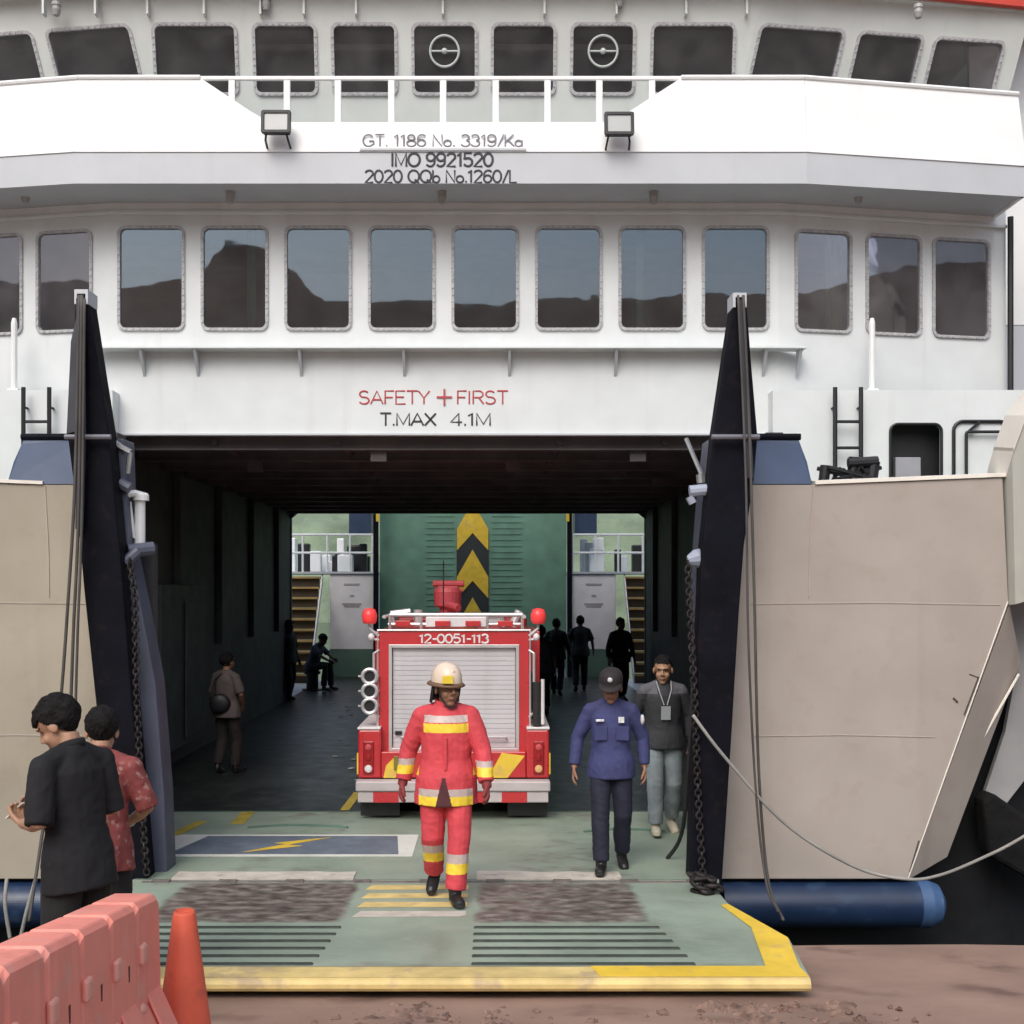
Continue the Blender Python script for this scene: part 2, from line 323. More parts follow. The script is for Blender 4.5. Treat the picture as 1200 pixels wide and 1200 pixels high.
# ------------------------------------------------------------------ the ferry
ferry = empty('ferry', (SX, 13.3, 0), 0, 'white car ferry with its bow ramp lowered onto the quay', 'ferry')
class FB(B):      # shapes are given in world metres; parts hang on the ferry's Empty
    def done(s, name, mats, parent=None, **k):
        bmesh.ops.translate(s.bm, verts=s.bm.verts, vec=-Vector(ferry.location))
        return B.done(s, name, mats, parent or ferry, **k)
def S(sx, y, z): return Vector((sx + SX, y, z))
Z3 = 6.68                       # underside of the bridge deck
def hit(px, A, Bp):             # where the view column px meets a wall drawn in plan: distance along it
    t = (px - VX) / F; d = Bp - A; return (t * A.y - A.x) / (d.x - t * d.y) * d.length
def mirror(v): return Vector((2 * SX - v.x, v.y))
def window(name, o, u, v, n, r, fr=.032, gl=GLASS, extra=None, gask=GASKET, curtain=None, parent=None):
    """a framed window: o origin on the wall face, u v axes, n outward; r = (x0,x1,y0,y1)"""
    x0, x1, y0, y1 = r; o, u, v, n = Vector(o), Vector(u), Vector(v), Vector(n)
    b = FB(); b.holed(o - n * .02, u, v, rrect(x0, x1, y0, y1, .09), [rrect(x0 + fr, x1 - fr, y0 + fr, y1 - fr, .06)], n * .045)
    k = 0; per = [(x0 + fr / 2, y0 + .1 + i * .075, 0) for i in range(int((y1 - y0 - .2) / .075) + 1)] + [(x1 - fr / 2, y0 + .1 + i * .075, 0) for i in range(int((y1 - y0 - .2) / .075) + 1)]
    per += [(x0 + .1 + i * .075, y0 + fr / 2, 0) for i in range(int((x1 - x0 - .2) / .075) + 1)] + [(x0 + .1 + i * .075, y1 - fr / 2, 0) for i in range(int((x1 - x0 - .2) / .075) + 1)]
    b.mi = 1
    for px_, py_, _ in per:
        c = o + u * px_ + v * py_ + n * .024; q = .009
        b.hexa([c - u * q - v * q, c + u * q - v * q, c + u * q + v * q, c - u * q + v * q], [c - u * q * .7 - v * q * .7 + n * .012, c + u * q * .7 - v * q * .7 + n * .012, c + u * q * .7 + v * q * .7 + n * .012, c - u * q * .7 + v * q * .7 + n * .012])
    f = b.done(name, [gask, GREYW])
    b = FB(); b.prism([o + u * p[0] + v * p[1] - n * .012 for p in rrect(x0 + fr * .8, x1 - fr * .8, y0 + fr * .8, y1 - fr * .8, .06)], n * .008)
    b.done('pane', gl, f)
    if curtain:
        b = FB(); a0, a1 = curtain; N = 10
        for i in range(N):
            xa, xb = a0 + (a1 - a0) * i / N, a0 + (a1 - a0) * (i + 1) / N; w = .03 * (i % 2); w2 = .03 * ((i + 1) % 2)
            b.hexa([o + u * xa + v * y0 - n * (.16 + w), o + u * xb + v * y0 - n * (.16 + w2), o + u * xb + v * y1 - n * (.16 + w2), o + u * xa + v * y1 - n * (.16 + w)],
                   [o + u * xa + v * y0 - n * (.17 + w), o + u * xb + v * y0 - n * (.17 + w2), o + u * xb + v * y1 - n * (.17 + w2), o + u * xa + v * y1 - n * (.17 + w)])
        b.done('curtain', CURT, f)
    return f
# --- passenger lounge: flat front and two angled sides
LA, LB, LC, LD = [Vector((x + SX, y)) for x, y in ((-6.5, 13.86), (-3.74, 13.33), (3.74, 13.33), (6.5, 13.86))]
def wall_run(A, Bp, z0, z1, holes, name, m, th=.06, lean=0, side=0, fan=0):
    d3 = Vector((Bp.x - A.x, Bp.y - A.y, 0)); L = d3.length; u = d3 / L; n = Vector((u.y, -u.x, 0)); v = Vector((side * lean, -lean, 1))
    b = FB(); o = Vector((A.x, A.y, z0))
    b.holed(o, u, v, [(0, 0), (L, 0), (L + fan * (z1 - z0), z1 - z0), (-fan * (z1 - z0), z1 - z0)], [rrect(h[0] + .03, h[1] - .03, h[2] + .03, h[3] - .03, .07) for h in holes], -n * th)
    w = b.done(name, m); return o, u, v, n
zt, zb = CZ + 4.0, CZ + 2.83
hol = [(-3.26 + .931 * i + 3.74 - .376, -3.26 + .931 * i + 3.74 + .376, zb - 4.1, zt - 4.1) for i in range(8)]
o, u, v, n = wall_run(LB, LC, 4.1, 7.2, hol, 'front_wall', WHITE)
for i, h in enumerate(hol):
    window('lounge_window', o, u, v, n, h, curtain={1: (hol[1][0] + .48, hol[1][0] + .58), 6: (hol[6][0] + .22, hol[6][0] + .3)}.get(i))
ws = [(hit(a, LC, LD), hit(c, LC, LD)) for a, c in ((931, 998), (1014, 1080), (1092, 1160))]
Lw = (LD - LC).length
hr = [(a, c, zb + 2, zt + 2 - .02) for a, c in ws]; hl = [(Lw - c, Lw - a, zb + 2, zt + 2 - .02) for a, c in ws]
for A, Bp, hh in ((LC, LD, hr), (LA, LB, hl)):
    o, u, v, n = wall_run(A, Bp, -2.0, 7.2, hh, 'side_front_wall', WHITE)
    for i, h in enumerate(hh):
        window('lounge_window', o, u, v, n, h, gl=GLASSD, curtain=((h[1] - .24, h[1] - .03) if A is LC else (h[0] + .03, h[0] + .24)))
# lining behind the windows so that the lounge is a real, dark room
b = FB()
b.box(-6.4 + SX, 6.4 + SX, 17.5, 17.6, 4.45, 7.1); b.box(-6.4 + SX, 6.4 + SX, 13.95, 17.5, 4.41, 4.45); b.box(-6.4 + SX, 6.4 + SX, 13.95, 17.5, 7.0, 7.05)
for s in (-6.42, 6.38):
    b.box(s + SX, s + .05 + SX, 13.95, 17.6, 4.45, 5.2); b.box(s + SX, s + .05 + SX, 13.95, 17.6, 6.5, 7.0)
for i in range(9): b.box(-5.6 + SX + i * 1.35, -5.0 + SX + i * 1.35, 15.2, 15.35, 4.45, 5.55)
b.done('lounge_room', ROOMD)
# moulding under the overhang, drip ledge and its brackets above the door
b = FB()
def run(b, pts, y0, z0, z1):     # a strip along the front; y0 = how far proud
    for (xa, ya), (xb, yb) in zip(pts[:-1], pts[1:]):
        b.hexa([S(xa, ya - y0, z0), S(xb, yb - y0, z0), S(xb, yb - .003, z0), S(xa, ya - .003, z0)], [S(xa, ya - y0, z1), S(xb, yb - y0, z1), S(xb, yb - .003, z1), S(xa, ya - .003, z1)])
plan = [(-6.5, 13.86), (-3.74, 13.33), (3.74, 13.33), (6.5, 13.86)]
run(b, plan, .05, 6.56, 6.60)
b.done('moulding', WHITE, bevel=.008)
b = FB(); b.box(-3.95 + SX, 4.0 + SX, 13.12, 13.325, 5.035, 5.06); b.done('drip_ledge', WHITE, bevel=.005)
for px in (-3.35, -2.75, -1.6, -.45, .72, 1.9, 3.1, 3.55, 3.93):
    b = FB(); x = px + SX
    b.prism([(x, 13.14, 5.033), (x, 13.327, 5.033), (x, 13.327, 4.76)], (.03, 0, 0)); b.done('ledge_bracket', GREYW)
b = FB(); b.box(-3.7 + SX, 3.7 + SX, 13.295, 13.327, 4.1, 4.125); b.done('lintel_lip', GREYW, bevel=.004)
# --- bridge deck bulwark
b = FB(); bp = [(-6.36, 13.06), (-3.87, 12.63), (3.87, 12.63), (6.36, 13.06)]
for (xa, ya), (xb, yb) in zip(bp[:-1], bp[1:]):
    b.hexa([S(xa, ya, Z3), S(xb, yb, Z3), S(xb, yb + .05, Z3), S(xa, ya + .05, Z3)], [S(xa, ya, 7.01), S(xb, yb, 7.01), S(xb, yb + .05, 7.01), S(xa, ya + .05, 7.01)])
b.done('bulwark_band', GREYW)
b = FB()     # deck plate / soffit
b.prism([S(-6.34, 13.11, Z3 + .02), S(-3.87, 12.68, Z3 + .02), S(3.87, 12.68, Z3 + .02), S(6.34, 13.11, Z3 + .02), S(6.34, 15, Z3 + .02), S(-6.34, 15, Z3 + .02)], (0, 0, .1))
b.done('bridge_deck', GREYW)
b = FB()     # upper white plating, leaning back a little, with the cut-out for the rail
H = .83; lean = .12
def up(x, y, h): return S(x, y - .012 + lean * h / H, 7.012 + h)
cut = [(-3.87, 0), (3.87, 0), (3.87, H), (2.56, H), (2.0, .45), (1.78, .33), (-1.82, .33), (-2.02, .45), (-2.57, H), (-3.87, H)]
b.prism([up(x, 12.63, h) for x, h in cut], (0, .04, 0))
for s in (-1, 1):
    b.prism([up(s * 3.872, 12.63, 0), up(s * 6.37, 13.06, 0), up(s * 6.33, 13.06, H), up(s * 3.872, 12.63, H)], (0, .04, 0))
    b.prism([S(s * 6.38, 13.05, 7.012), S(s * 6.38, 15.5, 7.012), S(s * 6.34, 15.5, 7.84), S(s * 6.34, 13.17, 7.84)], (-s * .04, 0, 0))
    b.prism([S(s * 6.37, 13.061, Z3), S(s * 6.37, 15.5, Z3), S(s * 6.37, 15.5, 7.008), S(s * 6.37, 13.061, 7.008)], (-s * .04, 0, 0))
b.done('bulwark', WHITE2)  # whiter colour also carries the sky light on this tilted plating
for a, c in (((-3.87, 12.63), (-2.57, 12.63)), ((2.56, 12.63), (3.87, 12.63)), ((3.87, 12.63), (6.34, 13.06)), ((-6.34, 13.06), (-3.87, 12.63))):
    b = FB(); b.tube([up(*a, H + .005), up(*c, H + .005)], .028, 8); b.done('bulwark_cap', WHITE2)
rail = FB(); rail.box(-2.6 + SX, 2.6 + SX, 12.735, 12.775, 7.82, 7.865)
rail = rail.done('guard_rail', WHITE2, bevel=.01)
for px in (270, 335, 395, 458, 519, 581, 642, 703, 765):
    x = (px - VX) / 110.4; lo = .33 if -1.8 < x - SX < 1.76 else .33 + (abs(x - SX) - 1.8) * .62
    b = FB(); b.box(x - .035, x + .035, 12.74, 12.77, 7.0 + lo, 7.822); b.done('stanchion', WHITE2, rail, bevel=.006)
# floodlights on the bulwark
for px, py in ((323, 143), (725, 145)):
    c = P(px, py, 12.45)
    b = FB(); b.holed((c.x - .15, 12.41, c.z - .125), (1, 0, 0), (0, .1, .995), rrect(0, .31, 0, .25, .02, 2), [rrect(.035, .275, .035, .215, .01, 2)], (0, .05, 0)); b.box(c.x - .135, c.x + .14, 12.465, 12.53, c.z - .11, c.z + .11)
    fl = b.done('floodlight', BLACK, bevel=.006)
    b = FB(); b.prism([(c.x - .12, 12.43, c.z - .095), (c.x + .13, 12.43, c.z - .095), (c.x + .13, 12.445, c.z + .095), (c.x - .12, 12.445, c.z + .095)], (0, .01, 0)); b.done('lens', M('frosted lens', (.45, .47, .47), .25, var=.05), fl)
    b = FB()
    for s in (-.1, .105): b.tube([(c.x + s, 12.47, c.z - .1), (c.x + s * 1.15, 12.5, c.z - .17), (c.x + s * 1.2, 12.63, c.z - .21)], .012, 6)
    b.done('bracket', BLACK, fl)
# lettering
def sign(text, x, y, z, h, w, m, st): lettering('lettering', text, Vector((x, y, z)) - ferry.location, h, m, ferry, w, st)
sign('GT. 1186 No. 3319/Ka', -.545, 12.624, 7.07, .125, 1.68, LETG, .009)
sign('IMO 9921520', -.545, 12.626, 6.86, .14, 1.06, LETB, .0125)
sign('2020 QQb No.1260/L', -.56, 12.626, 6.69, .13, 1.6, LETB, .0105)
b = FB(); b.box(-1.42, .34, 12.606, 12.616, 7.022, 7.045); b.done('sign_ledge', GREYW)
sign('SAFETY', -1.11, 13.326, 4.455, .145, .78, LETR, .0095); sign('FIRST', -.125, 13.326, 4.455, .145, .56, LETR, .0095)
b = FB(); b.box(-.64, -.47, 13.316, 13.3285, 4.52, 4.54); b.box(-.565, -.545, 13.314, 13.3265, 4.44, 4.62); b.done('cross_mark', LETR)
sign('T.MAX', -.96, 13.326, 4.215, .135, .62, LETB, .011); sign('4.1M', -.265, 13.326, 4.215, .135, .44, LETB, .011)
# --- bridge (wheelhouse): windows lean outward at the top
BA, BB_, BC, BD = [Vector((x + SX, y)) for x, y in ((-6.43, 14.62), (-3.15, 14.12), (3.15, 14.12), (6.43, 14.62))]
LEAN = .2
def bz(py): # height on the leaning front of an image row near the middle
    z = 8; 
    for _ in range(6): z = CZ + (VY - py) / F * (14.12 - LEAN * (z - 6.8))
    return z
zt, zb = bz(27), bz(113)
f7 = [(179, 279), (296, 372), (388, 466), (482, 560), (575, 652), (668, 745), (762, 862)]
def bx(px): return (px - VX) / F * (14.12 - LEAN * 1.8) - BB_.x
hol = [(bx(a), bx(c), zb - 6.8, zt - 6.8) for a, c in f7]
o, u, v, n = wall_run(BB_, BC, 6.8, 9.3, hol, 'bridge_front_wall', FASC, lean=LEAN, fan=LEAN)
for i, h in enumerate(hol):
    w = window('bridge_window', o, u, v, n, h, gl=GLASSD, fr=.036)
    if i in (3, 5):    # revolving clear-view screens
        c = o + u * ((h[0] + h[1]) / 2) + v * (h[2] + .47) + n * .03; b = FB()
        N = 36; b.tube([c + (u * math.cos(2 * math.pi * k / N) + v * math.sin(2 * math.pi * k / N)) * .165 for k in range(N)], .014, 6, closed=True)
        b.tube([c - u * .15, c + u * .15], .012, 6); b.ball(c, .035)
        b.done('clear_view_screen', M('pale metal', (.5, .55, .53), .4), w)
off = Vector((LEAN * 1.85, -LEAN * 1.85))
ws = [(hit(a, BC + off, BD + off), hit(c, BC + off, BD + off)) for a, c in ((884, 986), (1000, 1078), (1089, 1173), (1190, 1290))]
Lb = (BD - BC).length
hr = [(max(a, .05), min(c, Lb - .02), zb - 6.8, zt - 6.8) for a, c in ws[:3]]
for A, Bp, mir in ((BC, BD, 0), (BA, BB_, 1)):
    hh = [(Lb - c, Lb - a, y0, y1) if mir else (a, c, y0, y1) for a, c, y0, y1 in hr]
    o, u, v, n = wall_run(A, Bp, 6.8, 9.3, hh, 'bridge_side_wall', FASC, lean=LEAN, side=-1 if mir else 1)
    for i, h in enumerate(hh): window('bridge_window', o, u, v, n, h, gl=GLASSD, fr=.036)
for px in (60, 120, 180, 245, 310, 360, 420, 520, 637, 720, 800, 870):
    x = (px - VX) / 101; b = FB(); b.box(x - .012, x + .012, 13.6, 13.7, zt + .06, 9.22); b.done('fascia_seam', FASC)
b = FB()     # dark wheelhouse behind the glass, with a console and a light headlining
b.box(-6.7 + SX, 6.7 + SX, 18, 18.1, 6.8, 9.4); b.box(-6.7 + SX, 6.7 + SX, 14.6, 18, 7.72, 7.76); b.box(-6.7 + SX, 6.7 + SX, 14.15, 18, 9.2, 9.25)
b.box(-6.75 + SX, -6.7 + SX, 14.7, 18, 6.8, 8.1); b.box(6.7 + SX, 6.75 + SX, 14.7, 18, 6.8, 8.1); b.box(-2.5 + SX, 2.5 + SX, 14.9, 15.5, 7.76, 8.35)  # side walls kept low so that daylight gets into the wheelhouse
b.mi = 1
for x in (-4.6, -1.9, .4, 2.4): b.tube([S(x, 14.9, 8.2), S(x + .5, 15.6, 9.1)], .03, 6)
b.box(-2.4 + SX, 2.4 + SX, 14.5, 14.55, 8.93, 9.0)
b.done('wheelhouse_room', [ROOMD, M('grey lining', (.6, .62, .6), .7)])
b = FB(); rp = [(-7.3, 14.1), (-3.7, 13.42), (3.7, 13.42), (7.3, 14.1)]
b.prism([S(x, y + .08, 9.2) for x, y in rp] + [S(7.3, 26, 9.2), S(-7.3, 26, 9.2)], (0, 0, .3)); roof = b.done('bridge_roof', FASC)
b = FB()
for (xa, ya), (xb, yb) in zip(rp[:-1], rp[1:]):
    b.hexa([S(xa, ya, 9.215), S(xb, yb, 9.215), S(xb, yb + .075, 9.215), S(xa, ya + .075, 9.215)], [S(xa, ya, 9.55), S(xb, yb, 9.55), S(xb, yb + .075, 9.55), S(xa, ya + .075, 9.55)])
b.done('roof_edge', RED, roof)
def bulkhead(px, py, d):
    c = P(px, py, d); b = FB(); b.lathe((c.x, c.y, c.z), [(.05, .09), (.055, .05), (.045, .045), (.05, .0), (.035, -.06), (.0, -.075)], 'z', 12)
    b.done('bulkhead_light', M('grey lamp', (.34, .34, .33), .4), smooth=False)
for px in (30, 270, 518, 766, 1006): bulkhead(px, 231, 12.95 if px < 1000 and px > 100 else 13.15)
for px, py in ((66, 12), (312, 6), (726, 2), (1076, 15)): bulkhead(px, py, 13.62)
# outer casing behind all that (so that the ship is whole from the side)
b = FB()
for s in (-6.5, 6.46):
    b.holed((s + SX, 13.9, -1.9), (0, 1, 0), (0, 0, 1), [(0, 0), (12.1, 0), (12.1, 9.1), (0, 9.1)], [rrect(.4 + 1.1 * k, 1.25 + 1.1 * k, 7.15, 8.4, .08) for k in range(3)], (.04, 0, 0))  # unglazed side openings cut to let daylight into the lounge
b.box(-6.45 + SX, 6.45 + SX, 25.9, 26, 4.12, 9.2); b.box(-6.4 + SX, 6.4 + SX, 17.65, 25.85, 7.06, 7.15); b.done('superstructure_casing', WHITE)
b = FB(); b.box(6.53 + SX, 7.9 + SX, 15.0, 15.06, 5.7, 9.6); b.done('pale_cover_panel', WHITE2); b = FB(); b.box(6.53 + SX, 7.9 + SX, 15.0, 15.06, 4.2, 5.69); b.done('pale_cover_panel', GREYW)  # pale panel added beyond the corner; its upper part hides the blue sky
# black tube standing in for the shadow line at the corner
c = P(1182, 340, 13.8); b = FB(); b.tube([(c.x, 13.75, 4.2), (c.x, 13.75, 6.67)], .035, 8); b.done('corner_shadow', BLACK)
# --- car deck
HW = 3.83
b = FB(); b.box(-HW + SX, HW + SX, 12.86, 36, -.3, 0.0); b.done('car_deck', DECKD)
b = FB(); b.prism([S(-2.42, 9.86, -.25), S(2.42, 9.86, -.25), S(2.42, 10.65, -.25), S(3.6, 10.65, -.25), S(3.6, 12.855, -.25), S(-3.6, 12.855, -.25), S(-3.6, 10.65, -.25), S(-2.42, 10.65, -.25)], (0, 0, .25)); b.done('bow_deck', DECKG)
b = FB(); b.box(-6.4 + SX, 6.4 + SX, 13.40, 26, 4.2, 4.4); b.done('deck_ceiling', SOOTC)
for i in range(11):
    b = FB(); y = 13.55 + i * 1.2; b.box(-HW + SX, HW + SX, y, y + .04, 3.98, 4.2); b.box(-HW + SX, HW + SX, y - .05, y + .09, 3.96, 3.978); b.done('ceiling_beam', SOOTC)
b = FB()
for x in (-2.6, -1.2, 1.3, 2.5): b.tube([S(x, 13.5, 4.05), S(x, 25.8, 4.05)], .035, 6)
for x, y in ((-.75, 13.6), (2.2, 13.6), (-2.4, 14.8), (.8, 14.8), (2.9, 17)): b.box(x + SX - .09, x + SX + .09, y - .02, y + .08, 3.84, 3.965)
b.done('ceiling_pipes', SOOTC)
for s in (-1, 1):
    b = FB(); b.box(min(s * HW, s * 3.95) + SX, max(s * HW, s * 3.95) + SX, 13.45, 26, 0, 4.2)
    for i in range(5):
        y = 13.9 + i * 2.5; b.box(min(s * HW, s * 3.74) + SX, max(s * HW, s * 3.74) + SX, y, y + .05, 1.5, 4.19)
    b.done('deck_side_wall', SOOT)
    b = FB(); b.box(min(s * HW, s * 3.64) + SX, max(s * HW, s * 3.64) + SX, 15.1, 17.4, .25, 2.44); b.box(min(s * 3.63, s * 3.6) + SX, max(s * 3.63, s * 3.6) + SX, 16.2, 17.2, .35, 2.2)
    b.done('side_casing', M('dim green casing', (.05, .068, .06), .6, var=.25), bevel=.01)
    b = FB(); b.box(min(s * HW, s * 6.4) + SX, max(s * HW, s * 6.4) + SX, 25.7, 25.85, -.3, 4.2); b.prism([S(s * 3.83, 25.72, 3.85), S(s * 3.83, 25.72, 4.19), S(s * 3.4, 25.72, 4.19)], (0, .1, 0)); b.done('end_frame', SOOT)
b = FB(); b.box(-HW + SX, HW + SX, 25.72, 25.84, 3.98, 4.19); b.done('end_header', SOOT)
# markings on the green bow deck
def flat(name, pts, m, z=.004, parent=None):
    b = FB(); b.prism([S(x, y, z) for x, y in pts], (0, 0, .002)); return b.done(name, m, parent)
flat('deck_marking', [(-2.52, 10.7), (-.17, 10.7), (-.17, 11.63), (-2.52, 11.63)], MARKW)
flat('deck_marking', [(-2.38, 10.78), (-.3, 10.78), (-.37, 11.55), (-2.2, 11.55)], MARKB, .008)
flat('lightning_mark', [(-1.72, 10.84), (-1.22, 11.1), (-1.36, 11.14), (-1.0, 11.48), (-1.5, 11.22), (-1.38, 11.18)], YEL, .012)
flat('deck_marking', [(-2.62, 11.6), (-2.5, 11.6), (-2.38, 12.3), (-2.5, 12.3)], YELD)
flat('deck_marking', [(-2.12, 12.15), (-1.98, 12.15), (-2.0, 12.8), (-2.14, 12.8)], YELD)
flat('deck_marking', [(-3.6, 12.82), (3.6, 12.82), (3.6, 12.852), (-3.6, 12.852)], GREENW)
flat('deck_marking', [(-1.1, 12.9), (-1.0, 12.9), (-.98, 14.0), (-1.08, 14.0)], YELD)
for x0, x1, y in ((-1.9, -.9, 11.95), (1.45, 2.25, 11.75)):
    b = FB(); N = 12; b.tube([S(x0 + (x1 - x0) * k / N, y + .12 * math.sin(math.pi * k / N), .004) for k in range(N + 1)], .02, 6); b.done('lashing_ring', GREENW)
b = FB()
for x0, x1 in ((-2.1, -.6), (.42, 1.62)):
    b.prism([S(x0, 9.86, .002), S(x1, 9.86, .002), S(x1, 10.06, .002)] + [S(x1 + (x0 - x1) * k / 9, 10.1 + .05 * noise.noise((k * .8, x0, 0)), .002) for k in range(10)], (0, 0, .012))
b.done('hinge_lip', LIP)
# --- lowered bow ramp
def rz(y): return .084 * (9.8 - y) / 2.66
ramp_edge = [(2.34, 9.78), (2.34, 9.03), (2.556, 8.06), (2.46, 7.14)]
out = [(x, y) for x, y in ramp_edge] + [(-x, y) for x, y in ramp_edge[::-1]]
b = FB(); b.prism([S(x, y, rz(y)) for x, y in out], (0, 0, -.068)); ramp = b.done('boarding_ramp', DECKG, bevel=.01)
def rflat(name, pts, m, h=.004, t=.002):
    b = FB(); b.prism([S(x, y, rz(y) + h) for x, y in pts], (0, 0, t)); return b.done(name, m, ramp)
for s in (-1, 1):
    sd = [(2.33, 9.02), (2.545, 8.06), (2.45, 7.37), (2.24, 7.37), (2.356, 8.33), (2.27, 8.98)]
    rflat('edge_stripe', [(s * x, y) for x, y in sd], YEL)
rflat('edge_stripe', [(-2.45, 7.37), (2.45, 7.37), (2.455, 7.15), (-2.455, 7.15)], YELW)
b = FB(); b.tube([S(-2.45, 7.14, .05), S(-1.2, 7.138, .05), S(.4, 7.138, .05), S(2.45, 7.14, .05)], .04, 10); b.done('ramp_lip', YELW, ramp)
rflat('edge_stripe', [(1.16, 7.375), (2.44, 7.375), (2.45, 7.16), (1.2, 7.16)], YEL, .008)
for s in (-1, 1):
    x0, x1 = (.42, 1.66) if s > 0 else (-1.92, -.55)
    for k in range(6):
        y = 8.32 - .178 * k; b = FB(); a, c = (.42, 1.72 + .02 * k) if s > 0 else (-2.0, -.5 - .012 * k)
        b.hexa([S(a, y - .022, rz(y)), S(c, y - .022, rz(y)), S(c, y + .022, rz(y)), S(a, y + .022, rz(y))], [S(a + .01, y - .016, rz(y) + .012), S(c - .01, y - .016, rz(y) + .012), S(c - .01, y + .016, rz(y) + .012), S(a + .01, y + .016, rz(y) + .012)])
        b.done('tread_bar', BARM, ramp)
def ss(t): t = max(0, min(1, t)); return t * t * (3 - 2 * t)
def patch(x, y, x0, x1, y0, y1, e=.16): return ss((x - x0) / e + .5) * ss((x1 - x) / e + .5) * ss((y - y0) / e + .5) * ss((y1 - y) / e + .5)
def wear_sheet(name, x0, x1, y0, y1, zf, fn, par, st=.04):
    b = FB(); nx, ny = int((x1 - x0) / st), int((y1 - y0) / st); vals = []; g = []
    for j in range(ny + 1):
        row = []
        for i in range(nx + 1):
            x, y = x0 + (x1 - x0) * i / nx, y0 + (y1 - y0) * j / ny; row.append(b.v(S(x, y, zf(y)))); vals.append(fn(x, y))
        g.append(row)
    for j in range(ny):
        for i in range(nx): b._f([g[j][i], g[j][i + 1], g[j + 1][i + 1], g[j + 1][i]])
    o = b.done(name, WEAR, par); a = o.data.attributes.new('wear', 'FLOAT', 'POINT'); a.data.foreach_set('value', vals)
def ramp_wear(x, y):
    w = max(patch(x, y, -1.95, -.52, 8.46, 9.8), patch(x, y, .42, 1.68, 8.46, 9.8)) * .78
    tr = max(patch(x, y, -1.7, -.8, 7.0, 10, .5), patch(x, y, .6, 1.45, 7.0, 10, .5)) * .24
    return max(w, tr, .3 * ss((y - 9.45) / .3), .36 * ss((7.62 - y) / .2)) + .1 * noise.noise((x * 1.3, y * .7, 0))
def deck_wear(x, y): return max(patch(x, y, -1.9, -.7, 9, 14, .7), patch(x, y, .5, 1.7, 9, 14, .7)) * .3 + .2 * ss((10.3 - y) / .4) + .14 * ss((y - 12.3) / .5) + .12 * noise.noise((x * .9, y * .8, 4))
wear_sheet('scuffed_plating', -2.2, 2.2, 7.39, 9.74, lambda y: rz(y) + .0022, ramp_wear, ramp)
wear_sheet('deck_plating', -2.4, 2.4, 9.88, 12.8, lambda y: .0022, deck_wear, None)
for k in range(4):
    y = 8.62 + .29 * k; rflat('walkway_stripe', [(-.46, y), (.36, y + .02), (.36, y + .17), (-.42, y + .17)], YELW if k else LIP)
b = FB(); b.tube([S(-2.33, 9.82, -.03), S(2.33, 9.82, -.03)], .035, 10)
for i in range(9): b.box(-2.25 + SX + i * .55, -2.1 + SX + i * .55, 9.79, 9.85, -.07, .012)
b.done('ramp_hinge', RUST, bevel=.004)
# --- raised ramp at the far end, with arrows
b = FB(); b.box(-2.5 + SX, 2.5 + SX, 32, 32.15, 0.2, 6.5)
for i in range(34):
    for x0, x1 in ((-1.25, -.52), (.5, 1.3)): b.box(x0 + SX, x1 + SX, 31.985, 32.0, .9 + i * .16, .935 + i * .16)
sr = b.done('raised_stern_ramp', GREENR)
b = FB(); b.box(-.44 + SX, .42 + SX, 31.965, 31.985, 0.5, 3.8); b.prism([S(-.44, 31.965, 3.8), S(.42, 31.965, 3.8), S(-.01, 31.965, 4.4)], (0, .02, 0)); b.done('arrow_panel', M('charcoal paint', (.035, .04, .042), .5), sr)
for z in (.1, 1.38, 2.66, 3.94):
    b = FB(); hh = .62
    b.prism([S(-.43, 31.945, z - hh * .95), S(-.01, 31.945, z - .12), S(.41, 31.945, z - hh * .95), S(.41, 31.945, z - .02), S(-.01, 31.945, z + .72), S(-.43, 31.945, z - .02)], (0, .015, 0)); b.done('chevron', YEL, sr)
